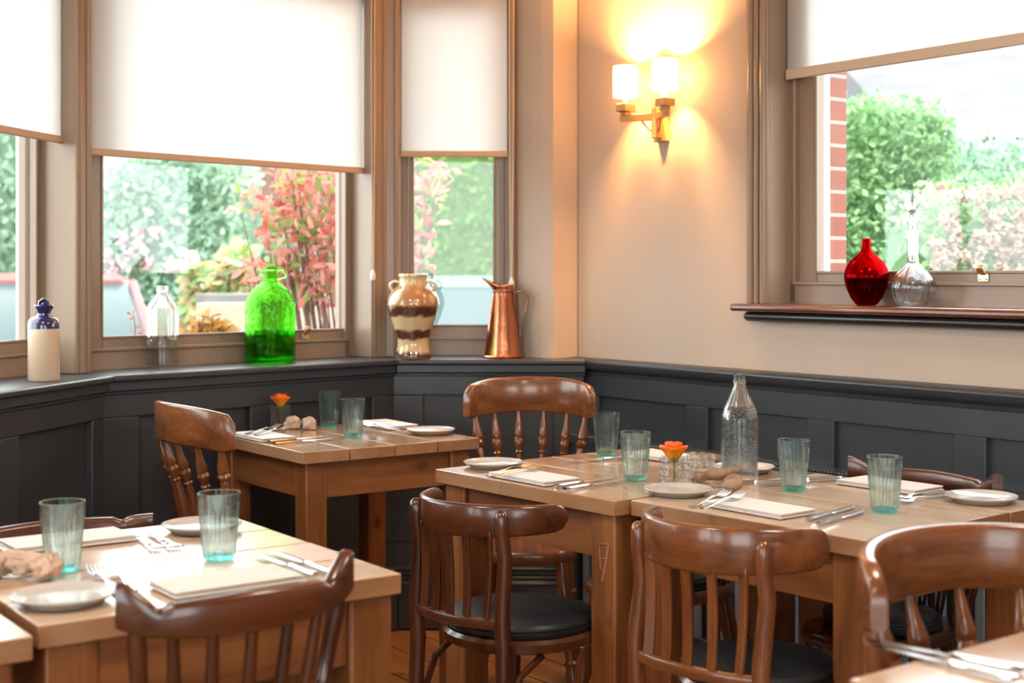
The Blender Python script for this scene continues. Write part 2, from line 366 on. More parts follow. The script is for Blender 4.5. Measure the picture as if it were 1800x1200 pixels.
W1 = Fr((PA[0]-.6465, PA[1]-3), PA); W2 = Fr(PA, PB); W3 = Fr(PB, (.2417, 4.935)); WR = Fr(PC, (1.321, 3.596))
CE = 2.75; ZS = .955; ZT = 2.36
XL, XR, YB = -3.3, 5.2, -4.0
uRend = (XR-PC[0])/WR.d[0]; yRend = PC[1]+uRend*WR.d[1]
# floor and ceiling
room = [(XL, YB), (XR, YB), (XR, yRend), tuple(WR.P(0, .1).xy), (PC[0], PC[1]+.2), tuple(cross(W2, .2, W3, .2)), tuple(cross(W1, .2, W2, .2)), tuple(W1.P(0, .2).xy), (XL, W1.o[1])]
def boards():
    mb = MB(); mb.prism(room, -.05, -.004); return mb
b_ = MB(); b_.prism(room, -.06, -.006)
fl = MB(); fl.M = Matrix.Rotation(-.88, 4, 'Z')
# floorboards run parallel to the right-hand wall: build in a frame whose y is that direction, clip to the room later by the walls
fo = b_.build('floor', MT['floor'])
# turn the grain: rebuild floor vertices in a rotated object frame
ang = WR.ang-PI/2
fo.rotation_euler = (0, 0, ang); fo.data.transform(Matrix.Rotation(-ang, 4, 'Z')); struct(fo)
nt = MT['floor'].node_tree; N = nt.nodes; L = nt.links; bs = N['Principled BSDF']
tc = N.new('ShaderNodeTexCoord'); sp = N.new('ShaderNodeSeparateXYZ'); L.new(tc.outputs['Object'], sp.inputs[0])
dv = N.new('ShaderNodeMath'); dv.operation = 'DIVIDE'; dv.inputs[1].default_value = .165; L.new(sp.outputs['X'], dv.inputs[0])
fr = N.new('ShaderNodeMath'); fr.operation = 'FRACT'; L.new(dv.outputs[0], fr.inputs[0])
pp = N.new('ShaderNodeMath'); pp.operation = 'PINGPONG'; pp.inputs[1].default_value = .5; L.new(fr.outputs[0], pp.inputs[0])
ls = N.new('ShaderNodeMath'); ls.operation = 'LESS_THAN'; ls.inputs[1].default_value = .022; L.new(pp.outputs[0], ls.inputs[0])
old = bs.inputs['Base Color'].links[0].from_socket
mc = N.new('ShaderNodeMix'); mc.data_type = 'RGBA'; mc.inputs[7].default_value = (.03, .012, .006, 1)
L.new(ls.outputs[0], mc.inputs[0]); L.new(old, mc.inputs[6]); L.new(mc.outputs[2], bs.inputs['Base Color'])
c_ = MB(); c_.prism(room, CE, CE+.1); struct(c_.build('ceiling', MT['ceiling']))

# wainscot with recessed panels
def wainscot(fr, name, u0, u1, o, openings, top=.935, bot=.20, rec=.022, back=.10):
    mb = MB(); mb.box(u0, u1, o+rec, o+back, 0, top)
    z0, z1 = openings[0][2], openings[0][3]
    mb.box(u0, u1, o, o+rec+.001, z1, top); mb.box(u0, u1, o, o+rec+.001, 0, z0)
    xs = u0
    for (a, b, _, _) in sorted(openings):
        mb.box(xs, a, o, o+rec+.001, z0, z1); xs = b
    mb.box(xs, u1, o, o+rec+.001, z0, z1)
    return struct(fr.mesh(mb, name, MT['dark'], bevel=.003))
zt_, zb_ = .825, .30
OW = .045
u2 = lambda p: W2.u(p, OW)
wainscot(W1, 'wall_bay_left', -.0, 3.10, OW, [(W1.u(-420, OW), W1.u(-90, OW), zb_, zt_), (W1.u(35, OW), W1.u(163, OW), zb_, zt_)])
wainscot(W2, 'wall_bay_middle', -.05, 1.16, OW, [(u2(245), u2(440), zb_, zt_), (u2(512), u2(655), zb_, zt_)])
wainscot(W3, 'wall_bay_right', -.08, .66, OW, [(W3.u(744, OW), W3.u(975, OW), zb_, zt_)])
ur = lambda p: WR.u(p, -.02)
wainscot(WR, 'wall_right_panelling', -.10, uRend-.1, -.02, [(ur(1052), ur(1205), zb_, zt_), (ur(1243), ur(1420), zb_, zt_), (ur(1465), ur(1677), zb_, zt_), (ur(1732), ur(1732)+.46, zb_, zt_), (ur(1732)+.56, ur(1732)+1.05, zb_, zt_), (ur(1732)+1.15, ur(1732)+1.65, zb_, zt_)], back=.0195, rec=.016)
# window board of the bay
def ring_prism(mb, o0, o1, z0, z1):
    s = tuple(W1.P(0, o0).xy); e = tuple(W1.P(0, o1).xy)
    i = [s, cross(W1, o0, W2, o0), cross(W2, o0, W3, o0)]; q = [e, cross(W1, o1, W2, o1), cross(W2, o1, W3, o1)]
    end = WR.P(0, 0); ei = (.2417+.02, W3.o[1]+o0); eo = (.2417+.02, W3.o[1]+o1)
    i.append(ei); q.append(eo)
    for k in range(3): mb.prism([i[k], i[k+1], q[k+1], q[k]], z0, z1)
mb = MB(); ring_prism(mb, 0, .36, .936, ZS)
struct(mb.build('trim_1', MT['dark'], bevel=.006, seg=3))
mb = MB(); ring_prism(mb, .022, .05, .905, .9365); ring_prism(mb, .036, .05, .893, .9055)
struct(mb.build('trim_2', MT['dark'], bevel=.004))
# chair rail of the right wall
mb = MB(); pr = [(0, .895), (-.022, .897), (-.026, .912), (-.040, .918), (-.052, .930), (-.055, .944), (-.048, .953), (-.03, .957), (0, .958)]
mb.profile_x([(y, z) for y, z in pr], -.03, uRend-.1); o = WR.mesh(mb, 'trim_3', MT['dark'], bevel=.003); struct(o)
# skirtings
mb = MB(); ring_prism(mb, .005, .045, 0, .17); ring_prism(mb, .012, .045, .17, .185); ring_prism(mb, .022, .045, .185, .215)
ring_prism(mb, -.004, .045, .155, .166); ring_prism(mb, .010, .045, .205, .216)
struct(mb.build('baseboard_bay', MT['dark'], bevel=.004))
mb = MB(); mb.box(-.02, .118, -.045, -.02, 0, .17); mb.box(-.02, .118, -.036, -.02, .17, .20)
struct(WR.mesh(mb, 'baseboard_right', MT['dark'], bevel=.004))

# posts and casings of the bay
OF = .15
def wp(fr, u, o): return tuple(fr.P(u, o).xy)
u1R = W1.u(112, .19); u2L = W2.u(150, .19); u2R = W2.u(641, .19); u3L = W3.u(703, .19); u3R = W3.u(896, .19)
def post(name, A, ua, B, ub):
    mb = MB(); poly = [wp(A, ua, OF), cross(A, OF, B, OF), wp(B, ub, OF), wp(B, ub, .34), cross(A, .34, B, .34), wp(A, ua, .34)]
    mb.prism(poly, ZS, CE)
    m = Vector((*cross(A, OF, B, OF), 0))
    # raised beads on the post faces
    for (fr, uu, sg) in ((A, ua, 1), (B, ub, -1)):
        p = fr.P(uu, OF); q = fr.P(uu+sg*.012, OF)
        mb.tube([(p.x+sg*fr.d[0]*.012, p.y+sg*fr.d[1]*.012, ZS), (p.x+sg*fr.d[0]*.012, p.y+sg*fr.d[1]*.012, CE)], .008, 8)
    mb.tube([(m.x, m.y, ZS), (m.x, m.y, CE)], .009, 8)
    return struct(mb.build(name, MT['taupe'], bevel=.003))
post('trim_4', W1, u1R, W2, u2L)
post('trim_5', W2, u2R, W3, u3L)
u905 = W3.u(906, .19)
mb = MB(); mb.prism([(u3R, .19), (u905-.008, .19), (u905, .20), (u905, .40), (u3R, .40)], ZS, CE)
struct(W3.mesh(mb, 'trim_6', MT['taupe'], bevel=.003))
# plastered splay and nib between bay and right wall
nib = (.149, 5.0)
l_ = lambda p: (p[0]-W3.o[0], p[1]-W3.o[1])
pts = [(u905, .215)]
e0 = Vector((u905, .215)); e3 = Vector(l_(nib)); c0 = e0+Vector((.02, -.01))
for t in (.12, .25, .45, .7): 
    c = e0.lerp(e3, t)+Vector((-.004, -.012))*math.sin(PI*t)
    pts.append(tuple(c))
pts += [l_(nib), l_((PC[0]+.02, PC[1]+.02)), l_((PC[0]+.05, PC[1]+.25)), (u905, .45)]
mb = MB(); mb.prism(pts, ZS-.02, CE); struct(W3.mesh(mb, 'wall_front', MT['wall']))
nx_, ny_ = l_(nib); mb = MB()
mb.add([(nx_, ny_, ZS+.075), (nx_-.045, ny_+.034, ZS), (nx_-.004, ny_-.014, ZS), (nx_+.036, ny_+.026, ZS), (nx_, ny_+.03, ZS)], [(0, 1, 2), (0, 2, 3), (0, 3, 4), (0, 4, 1), (1, 4, 3, 2)])
struct(W3.mesh(mb, 'trim_11', MT['wall']))
mb = MB(); mb.box(-.05, 3.2, OF, .4, ZT, CE); struct(W1.mesh(mb, 'wall_bay_left_head', MT['taupe']))
mb = MB(); mb.box(-.05, 1.2, OF, .4, ZT, CE); struct(W2.mesh(mb, 'wall_bay_middle_head', MT['taupe']))
mb = MB(); mb.box(-.05, u3R+.02, OF, .4, ZT, CE); struct(W3.mesh(mb, 'wall_bay_right_head', MT['taupe']))
mb = MB(); mb.box(-.1, W1.u(-700, .15), OF, .4, ZS-.02, CE); struct(W1.mesh(mb, 'wall_bay_left_pier', MT['wall']))

# windows
def window(fr, name, uL, uR, gL, gR, gz, of, og, zb, zt, bead=1.018, outer=.03, latch=None):
    e = struct(fr.empty(name))
    gt = zt-.10
    mb = MB()   # box frame: stiles, sill, head, with stepped beads
    mb.box(uL-.01, uL+.028, of, og+outer, zb, zt); mb.box(uR-.028, uR+.01, of, og+outer, zb, zt)
    mb.box(uL, uR, of, og+outer, zt-.05, zt)
    mb.box(uL, uR, of, og+outer, zb-.01, bead)
    mb.box(uL+.020, uR-.020, of-.010, of+.004, bead-.006, bead+.005)
    mb.box(uL+.020, uL+.030, of-.008, of+.004, bead, zt); mb.box(uR-.030, uR-.020, of-.008, of+.004, bead, zt)
    mb.build('frame', MT['taupe'], e, bevel=.003)
    mb = MB(); a = uL+.028; c = uR-.028; y0 = of+.012; y1 = og+.01
    mb.box(a, gL, y0, y1, bead, gt+.06); mb.box(gR, c, y0, y1, bead, gt+.06)
    mb.box(gL, gR, y0, y1, bead, gz); mb.box(gL, gR, y0, y1, gt, gt+.06)
    for q in ((gL-.006, gL+.003), (gR-.003, gR+.006)): mb.box(q[0], q[1], y0-.004, y0+.01, gz, gt)
    mb.box(gL, gR, y0-.004, y0+.01, gz-.006, gz+.003)
    mb.build('sash', MT['taupe'], e, bevel=.003)
    mb = MB(); mb.box(gL-.01, gR+.01, og-.002, og+.002, gz-.01, gt+.01); mb.build('pane', MT['pane'], e)
    mb = MB(); mb.box(gL-.03, gL-.004, og+.01, og+outer+.02, gz-.03, gt); mb.box(gR+.004, gR+.03, og+.01, og+outer+.02, gz-.03, gt)
    mb.box(gL-.03, gR+.03, og+.012, og+outer+.02, gz-.04, gz-.012)
    mb.build('outer_frame', MT['outerframe'], e, bevel=.003)
    if latch:
        u, z = latch; mb = MB(); y = of+.011
        mb.prism([(-.017, -.011), (.017, -.011), (.017, .006), (.006, .019), (-.006, .019), (-.017, .006)], 0, .004)
        mb.v = [(u+p[0], y-p[2], z+p[1]) for p in mb.v]
        mb.tube([(u, y-.003, z+.008), (u, y-.016, z+.015), (u, y-.022, z+.026), (u, y-.014, z+.034), (u, y-.004, z+.030)], .005, 8, flat=(.5, 2.2), up=(0, 0, 1))
        for s in (-1, 1): mb.ball((u+s*.010, y-.005, z-.005), .0028, 8, 5)
        mb.build('sash_lift', MT['brass'], e, bevel=.001)
    return e
OFF, OG = .27, .295
window(W1, 'window_1', W1.u(-660, .27), u1R, W1.u(-560, OG), W1.u(52, OG), 1.058, OFF, OG, ZS, ZT)
window(W2, 'window_2', u2L, u2R, W2.u(176, OG), W2.u(606, OG), 1.056, OFF, OG, ZS, ZT, latch=(W2.u(537, .28), 1.035))
window(W3, 'window_3', u3L, u3R, W3.u(727, OG), W3.u(868, OG), 1.066, OFF, OG, ZS, ZT)
uwL, uwR = .945, 2.12; BZ = 1.165
wr4 = window(WR, 'window_4', uwL, uwR, WR.u(1446, .115), 2.02, 1.262, .075, .115, BZ, 2.36, bead=1.228, outer=.02, latch=(WR.u(1727, .08), 1.246))

# right wall
mb = MB(); T = .13
mb.box(-.0, uwL, 0, T, .90, CE); mb.box(uwR, uRend-.05, 0, T, .90, CE); mb.box(uwL, uwR, 0, T, .90, BZ-.02); mb.box(uwL, uwR, 0, T, 2.36, CE)
mb.box(0, uRend-.05, 0, T, 0, .90)
struct(WR.mesh(mb, 'wall_right', MT['wall']))
MT['brick'] = brick('red_brick', (.27, .085, .06), (.32, .11, .08), (.38, .34, .30), bw=.215, bh=.072)
mb = MB(); bl = WR.u(1450, .135); o0, o1 = .135, .235
mb.box(.3, bl, o0, o1, -.2, 3.0); mb.box(2.06, uRend-.05, o0, o1, -.2, 3); mb.box(bl, 2.06, o0, o1, -.2, 1.16); mb.box(bl, 2.06, o0, o1, 2.4, 3)
struct(WR.mesh(mb, 'wall_right_brick', MT['brick']))
# ribbed casing of the right window
def casing(name, ua, ub):
    mb = MB(); w = ub-ua; prof = []
    mb.box(ua, ub, -.018, 0.001, BZ, 2.44)
    for k, (p, r, q) in enumerate(((.05, .007, .020), (.20, .010, .024), (.36, .005, .020), (.50, .009, .023), (.66, .005, .019), (.82, .011, .024), (.95, .006, .018))):
        mb.tube([(ua+p*w, -q, BZ), (ua+p*w, -q, 2.44)], r, 8)
    return mb
mb = casing('c', WR.u(1314, -.02), uwL); c2 = casing('c', uwR, uwR+.11)
mb.add(c2.v, c2.f, 0, True); mb.box(WR.u(1314, -.02), uwR+.11, -.03, 0, 2.44, 2.52)
struct(WR.mesh(mb, 'trim_7', MT['taupe'], bevel=.002))
mb = MB(); mb.box(uwL-.012, uwL+.001, -.012, .08, BZ, 2.36); mb.box(uwR-.001, uwR+.012, -.012, .08, BZ, 2.36); struct(WR.mesh(mb, 'trim_8', MT['taupe']))
# window board, its round moulding
mb = MB(); ub0 = WR.u(1283, -.07); mb.box(ub0, 2.45, -.075, .0, BZ-.024, BZ); mb.box(uwL, uwR, -.01, .078, BZ-.024, BZ)
struct(WR.mesh(mb, 'trim_9', MT['board'], bevel=.009, seg=3))
mb = MB(); mb.tube([(ub0+.035, -.035, BZ-.040), (ub0+.045, -.035, BZ-.040), (2.42, -.035, BZ-.040)], [.010, .0155, .0155], 14); mb.box(ub0+.04, 2.42, -.035, 0, BZ-.052, BZ-.024)
struct(WR.mesh(mb, 'trim_10', MT['black']))
# rest of the room behind the camera: walls, with windows added for fill light
def plainwall(fr, name, L_, wins, zt=CE):
    mb = MB(); x = 0
    for (a, b, z0, z1) in wins:
        mb.box(x, a, 0, .15, 0, zt); mb.box(a, b, 0, .15, 0, z0); mb.box(a, b, 0, .15, z1, zt); x = b
    mb.box(x, L_, 0, .15, 0, zt); struct(fr.mesh(mb, name, MT['wall']))
    global wn
    for (a, b, z0, z1) in wins:
        wn += 1; e = struct(fr.empty('window_%d' % wn)); f = MB(); m = (a+b)/2
        for q in ((a, a+.05), (m-.025, m+.025), (b-.05, b)): f.box(q[0], q[1], .04, .10, z0, z1)
        f.box(a, b, .04, .10, z0, z0+.06); f.box(a, b, .04, .10, z1-.06, z1); f.build('frame', MT['taupe'], e)
        g = MB(); g.box(a+.05, b-.05, .068, .072, z0+.06, z1-.06); g.build('pane', MT['pane'], e)
wn = 4
FL = Fr((XL, YB), (XL, W1.o[1])); plainwall(FL, 'wall_left', FL.L, [(.5, 2.2, .8, 2.5), (2.7, 4.6, .8, 2.5)])
FN = Fr((XL, W1.o[1]), (W1.P(0, .15).x, W1.P(0, .15).y)); plainwall(FN, 'wall_left_return', FN.L, [])
FB = Fr((XR, YB), (XL, YB)); plainwall(FB, 'wall_back', FB.L, [(.8, 3.4, .5, 2.5), (4.8, 7.4, .5, 2.5)])
FE = Fr((XR, yRend), (XR, YB)); plainwall(FE, 'wall_right_end', FE.L, [])

# roller blinds
def blind(fr, name, uL, uR, o, zb, label, hem='hem', cord=None, th=.022, group='roller blinds'):
    e = fr.empty(name); tag(e, label, 'blind', group)
    mb = MB(); mb.box(uL+.004, uR-.004, o-.0006, o+.0006, zb+.015, ZT-.0); mb.build('fabric', MT['blind'], e)
    mb = MB(); mb.box(uL, uR, o-.007, o+.007, zb, zb+th); mb.build('hem_bar', MT[hem], e, bevel=.003)
    mb = MB(); mb.tube([(uL, o+.02, ZT-.03), (uR, o+.02, ZT-.03)], .022, 14); mb.build('roller', MT['plastic'], e)
    if cord:
        u, zc, y = cord; mb = MB()
        for s in (-.008, .008): mb.tube([(u+s, y, ZT-.03), (u+s*.9, y, 1.8), (u+s*.3, y, zc+.03)], .0022, 6)
        n = 90
        mb.build('cord', MT['cord'], e)
        mb = MB(); mb.lathe([(.004, zc+.03), (.006, zc+.024), (.010, zc+.012), (.011, zc), (.007, zc-.008), (.002, zc-.01)], 10, (u, y)); mb.build('cord_weight', MT['plastic'], e)
    return e
blind(W1, 'roller_blind', W1.u(-640, .22), W1.u(109, .20), .20, 1.650, 'white roller blind at the left edge of the picture, above the stoneware bottle')
blind(W2, 'roller_blind', W2.u(152, .20), W2.u(637, .20), .20, 1.622, 'widest white roller blind, half drawn over the bay window behind the green glass jug', cord=(W2.u(655, .14), W2.z(655, 488, .14), .138))
blind(W3, 'roller_blind', W3.u(704, .20), W3.u(893, .20), .20, 1.688, 'narrow white roller blind above the brown banded vase and copper jug', cord=(W3.u(899, .18), 1.215, .176))
blind(WR, 'roller_blind', WR.u(1383, .055), uwR-.004, .055, WR.z(1383, 141, .055), 'white roller blind with pale hem over the window beside the wall lamp', hem='hemR', th=.032)

# radiator cover along the right wall
e = WR.empty('radiator_cover'); tag(e, 'long dark grey radiator cover with beaded shelf along the right wall behind the tables', 'radiator cover')
mb = MB(); mb.box(.12, 3.0, -.155, -.022, .672, .692); mb.box(.12, 3.0, -.148, -.13, .62, .672); mb.box(.12, 3.0, -.148, -.13, .05, .12); mb.box(.12, .16, -.148, -.022, 0, .672)
mb.build('casing', MT['dark'], e, bevel=.004)
mb = MB(); u = .13
while u < 2.99: mb.ball((u, -.150, .697), .0055, 6, 4); u += .013
mb.build('beaded_edge', MT['dark'], e)
MT['slat'] = pmat('grey_blue_slats', (.16, .19, .22), .4)
for k in range(46):
    u = .20+k*.0605; mb = MB(); mb.box(u, u+.028, -.145, -.13, .118, .622); mb.build('slat', MT['slat'], e, bevel=.003)

# wall lamp
us = WR.u(1167, 0); zc = WR.z(1167, 221, 0)
e = WR.empty('wall_lamp'); tag(e, 'lit two armed wooden wall lamp with two small cream shades', 'wall lamp')
MT['lampwood'] = pmat('lamp_oak', (.50, .27, .10), .4, var=(20, .15))
MT['shade'] = transl('lamp_shade', (.90, .80, .66), .85, (1, .90, .74), .8, emit=((1, .72, .40), 14))
MT['shadewire'] = pmat('shade_wire', (.55, .38, .18), .5)
MT['bulb'] = transl('bulb', (1, .9, .7), .0, emit=((1, .75, .42), 30))
mb = MB(); mb.box(us-.030, us+.030, -.022, 0, zc-.055, zc+.075); mb.box(us-.014, us+.014, -.045, -.02, zc-.045, zc+.060); mb.build('backplate', MT['lampwood'], e, bevel=.003)
for s in (-1, 1):
    ax, ay = us+s*.098, -.085
    d = Vector((ax-us, ay+.03, 0)); Ld = d.length; dn = d.normalized(); a = math.atan2(dn.y, dn.x)
    mb = MB(); mb.M = Matrix.Translation((us, -.03, zc+.028)) @ Matrix.Rotation(a, 4, 'Z')
    mb.box(0, Ld+.018, -.010, .010, -.012, .012)
    mb.tube([(.005, 0, -.055), (.030, 0, -.040), (.055, 0, -.012)], .004, 8)
    arm = mb.build('arm', MT['lampwood'], e, bevel=.003)
    mb = MB(); mb.box(ax-.013, ax+.013, ay-.013, ay+.013, zc+.036, zc+.050); mb.box(ax-.024, ax+.024, ay-.024, ay+.024, zc+.050, zc+.078); mb.build('cup', MT['lampwood'], arm, bevel=.003)
    zs0, zs1 = zc+.100, zc+.205; R = .043
    mb = MB(); mb.lathe([(R, zs0), (R*.985, zs1)], 32, (ax, ay), caps=False); sh = mb.build('lamp_shade', MT['shade'], e)
    so = sh.modifiers.new('th', 'SOLIDIFY'); so.thickness = .0012
    mb = MB(); mb.tube([(ax+R*math.cos(t*PI/12), ay+R*math.sin(t*PI/12), zs0) for t in range(24)], .0012, 6, closed=True); mb.tube([(ax+R*.985*math.cos(t*PI/12), ay+R*.985*math.sin(t*PI/12), zs1) for t in range(24)], .0012, 6, closed=True)
    for t in range(3): mb.tube([(ax, ay, zs0+.01), (ax+R*math.cos(t*2.1), ay+R*math.sin(t*2.1), zs0)], .001, 5)
    mb.build('shade_ring', MT['shadewire'], sh)
    mb = MB(); mb.lathe([(.006, zc+.078), (.006, zs0+.006), (.010, zs0+.012), (.012, zs0+.022), (.009, zs0+.034), (.003, zs0+.040)], 14, (ax, ay)); mb.build('bulb', MT['bulb'], e)
    p = WR.P(ax, ay); light('wall_lamp_bulb_glow', 'POINT', (p.x, p.y, zs0+.066), 46.0, (1, .50, .16), .022)
# ------------------------------------------------------------------ tables
ZT0 = .76; TTH = .034
def table(label, corner, rz, lx, ly, inset=.05, leg=.078, grain='y', n=4, apron=.105, seed=1, top='top'):
    # corner: (x,y) of local (0,0); local x right-and-away, local y left-and-away
    rnd = random.Random(seed)
    e = empty('dining_table', (corner[0], corner[1], 0), rz); tag(e, label, 'table', 'pine dining tables')
    mb = MB()
    for k in range(n):
        if grain == 'y': a, b = lx*k/n, lx*(k+1)/n
        else: a, b = ly*k/n, ly*(k+1)/n
        g = .0016; j = [rnd.uniform(-.0015, .0015) for _ in range(4)]; zt = ZT0+rnd.uniform(-.0006, .0006)
        if grain == 'y': x0, x1, y0, y1 = a+(g if k else 0), b-(g if k < n-1 else 0), j[0], ly+j[1]
        else: x0, x1, y0, y1 = j[0], lx+j[1], a+(g if k else 0), b-(g if k < n-1 else 0)
        mb.box(x0, x1, y0, y1, ZT0-TTH, zt); mb.m[-6:] = [1, 0, 1, 1, 1, 1]
    mb.build('tabletop', [MT[top if grain == 'y' else top+'x'], MT['edge'+grain]], e, bevel=.0022)
    h1 = ZT0-TTH; h0 = h1-apron; i = inset; q = .012
    for (x0, x1, y0, y1, m) in ((i+leg, lx-i-leg, i+q, i+q+.022, 'pinex'), (i+leg, lx-i-leg, ly-i-q-.022, ly-i-q, 'pinex'), (i+q, i+q+.022, i+leg, ly-i-leg, 'piney'), (lx-i-q-.022, lx-i-q, i+leg, ly-i-leg, 'piney')):
        mb = MB(); mb.box(x0, x1, y0, y1, h0, h1); mb.build('apron', MT[m], e, bevel=.002)
    for x in (i, lx-i-leg):
        for y in (i, ly-i-leg):
            mb = MB(); mb.box(x, x+leg, y, y+leg, 0, h1); mb.build('leg', MT['pine'], e, bevel=.005)
    return e
R40 = math.radians(39.5)
def uv(c, a, b, rz=R40): return (c[0]+a*math.cos(rz)-b*math.sin(rz), c[1]+a*math.sin(rz)+b*math.cos(rz))
g = G(532, 795); T1c = (g.x, g.y)
g = G(1080, 881); T2c = (g.x, g.y)
g = G(1527, 951); T3n = (g.x, g.y); g = G(1094, 876); T3l = (g.x, g.y)
g = G(707, 1007); T4n = (g.x, g.y); g = G(68, 1099); T4l = (g.x, g.y)
table('small square pine table between the spindle chairs in the bay corner', T1c, math.radians(36.3), .60, .60, inset=.022, leg=.068, n=4, seed=1)
t2 = table('pine table with the orange rose, left of the table pushed against it', T2c, R40, .645, .655, inset=.018, n=5, seed=2)
t3 = table('pine table under the tall water bottle, its right end nearest the curved foreground chair', T3n, math.atan2(T3n[1]-T3l[1], T3n[0]-T3l[0])+PI/2, .65, math.hypot(T3n[0]-T3l[0], T3n[1]-T3l[1])-.026, inset=.02, n=4, seed=3, top='toppale')
a4 = math.atan2(T4n[1]-T4l[1], T4n[0]-T4l[0]); L4 = math.hypot(T4n[0]-T4l[0], T4n[1]-T4l[1])
t4 = table('pine table in the left foreground with a glossy pale top', (T4l[0], T4l[1]), a4, L4, .66, inset=.012, grain='x', n=4, seed=4, apron=.11, top='toppale')
d4 = (math.cos(a4), math.sin(a4)); g = G(57, 1117)
t6 = table('pine table cut off by the lower left corner of the picture', (g.x-.66*d4[0], g.y-.66*d4[1]), a4, .66, .66, inset=.02, grain='x', n=4, seed=6, top='toppale')
g = G(1493, 1194); t5 = table('pine table cut off by the lower right corner of the picture', (g.x+.60*math.sin(math.radians(38))*1, g.y-.60*math.cos(math.radians(38))), math.radians(38), .66, .60, inset=.03, n=4, seed=5, top='toppale')
# worn pale marks on two legs
mb = MB(); mb.tube([(.030, 0, .655), (.060, 0, .660), (.052, 0, .62), (.040, 0, .575)], .0035, 6, flat=(1, .15), up=(0, 1, 0))
mb.tube([(.030, 0, .655), (.034, 0, .60)], .002, 6, flat=(1, .15), up=(0, 1, 0)); mb.tube([(.036, 0, .625), (.060, 0, .628)], .002, 6, flat=(1, .15), up=(0, 1, 0))
mb.M = Matrix.Identity(4); mb.v = [(.018-.0005+p[1], .018+.078-p[0], p[2]) for p in mb.v]
mb.build('scuff_mark', MT['scuff'], t2)

# ------------------------------------------------------------------ chairs. local +y = the way the sitter faces
def turned(mb, x0, y0, z0, x1, y1, z1, prof, mat=0, seg=14):
    # prof: (t, r) along the axis from bottom to top
    a = Vector((x0, y0, z0)); b = Vector((x1, y1, z1)); ax = (b-a); q = ax.normalized().to_track_quat('Z', 'Y').to_matrix().to_4x4()
    old = mb.M; mb.M = old @ Matrix.Translation(a) @ q
    mb.lathe([(r, t*ax.length) for t, r in prof], seg, mat=mat); mb.M = old
SP = [(0, .011), (.10, .014), (.30, .0185), (.42, .017), (.56, .0105), (.63, .0095), (.645, .0135), (.66, .0095), (.70, .0150), (.735, .0175), (.76, .0130), (.775, .0150), (.80, .0160), (.86, .0110), (.95, .0075), (1, .007)]
SPo = [(0, .013), (.12, .017), (.34, .020), (.46, .0195), (.50, .015), (.515, .0185), (.53, .015), (.56, .0155), (.575, .012), (.59, .0155), (.62, .0135), (.70, .013), (.72, .010), (.735, .0165), (.76, .0185), (.785, .0125), (.80, .017), (.84, .0165), (.92, .010), (1, .009)]
LEG = [(0, .013), (.08, .016), (.22, .022), (.28, .017), (.30, .022), (.32, .016), (.50, .022), (.62, .019), (.64, .024), (.66, .018), (.80, .022), (1, .019)]
def seat_wood(w, d, z0, z1, mat, e):
    mb = MB(); rs = []
    for zz, k in ((z0, .965), (z0+.008, .99), ((z0+z1)/2, 1), (z1-.006, .99), (z1, .965)):
        rs.append([(w*k*abs(math.cos(a))**.55*(1 if math.cos(a) >= 0 else -1)*(1-.06*(1 if math.sin(a) < 0 else 0)*abs(math.sin(a))), d*k*abs(math.sin(a))**.6*(1 if math.sin(a) >= 0 else -1), zz) for a in [2*PI*i/40 for i in range(40)]])
    mb.rings(rs); mb.build('seat', MT[mat], e)
def splayed_legs(e, w, d, zt, mat):
    pts = []
    for sx in (-1, 1):
        for sy in (-1, 1):
            mb = MB(); x0, y0 = sx*w*1.02, sy*d*1.12; x1, y1 = sx*w*.72, sy*d*.74
            turned(mb, x0, y0, 0, x1, y1, zt, LEG, seg=14); mb.build('leg', MT[mat], e); pts.append((sx, sy, x0+(x1-x0)*.38, y0+(y1-y0)*.38, zt*.38))
    for sx in (-1, 1):
        a = [p for p in pts if p[0] == sx]; mb = MB()
        turned(mb, a[0][2], a[0][3], a[0][4], a[1][2], a[1][3], a[1][4], [(0, .008), (.3, .012), (.5, .016), (.7, .012), (1, .008)], seg=10); mb.build('stretcher', MT[mat], e)
    mb = MB(); x = pts[0][2]; turned(mb, x, 0, pts[0][4], -x, 0, pts[0][4], [(0, .008), (.3, .012), (.5, .016), (.7, .012), (1, .008)], seg=10); mb.build('stretcher', MT[mat], e)
def spindle_chair(label, loc, rz, w=.228, top=.92, seat=.45, mat='oak', wrap=.11, sh=.112, arch=.022, yb=-.24, lean=.0):
    e = empty('spindle_back_chair', loc, rz); tag(e, label, 'chair')
    A = w*1.0
    cx = lambda t: A*math.sin(t*1.25)/math.sin(1.25)
    cy = lambda t: yb-.02+wrap*(1-math.cos(t*1.25))/(1-math.cos(1.25))
    zlo = lambda t: top-sh-arch*.9*t*t+.012*max(0, abs(t)-.85)/.15
    zhi = lambda t: top-arch*1.3*abs(t)**2.4-.020*max(0, abs(t)-.90)/.10
    mb = MB(); mb.crest(40, cx, cy, zlo, zhi, .024); mb.build('crest_rail', MT[mat+'x'], e, angle=60)
    seat_wood(w*.80, .185, seat-.035, seat, mat, e)
    for i in range(6):
        t = -.80+1.6*i/5; xt, yt = cx(t), cy(t); xb = xt*.68; ybm = -.150+.05*abs(t)**2
        mb = MB(); turned(mb, xb, ybm, seat-.01, xt, yt, zlo(t)+.012, SPo if i in (0, 5) else SP); mb.build('spindle', MT[mat], e)
    splayed_legs(e, w*.76, .165, seat-.03, mat)
    return e
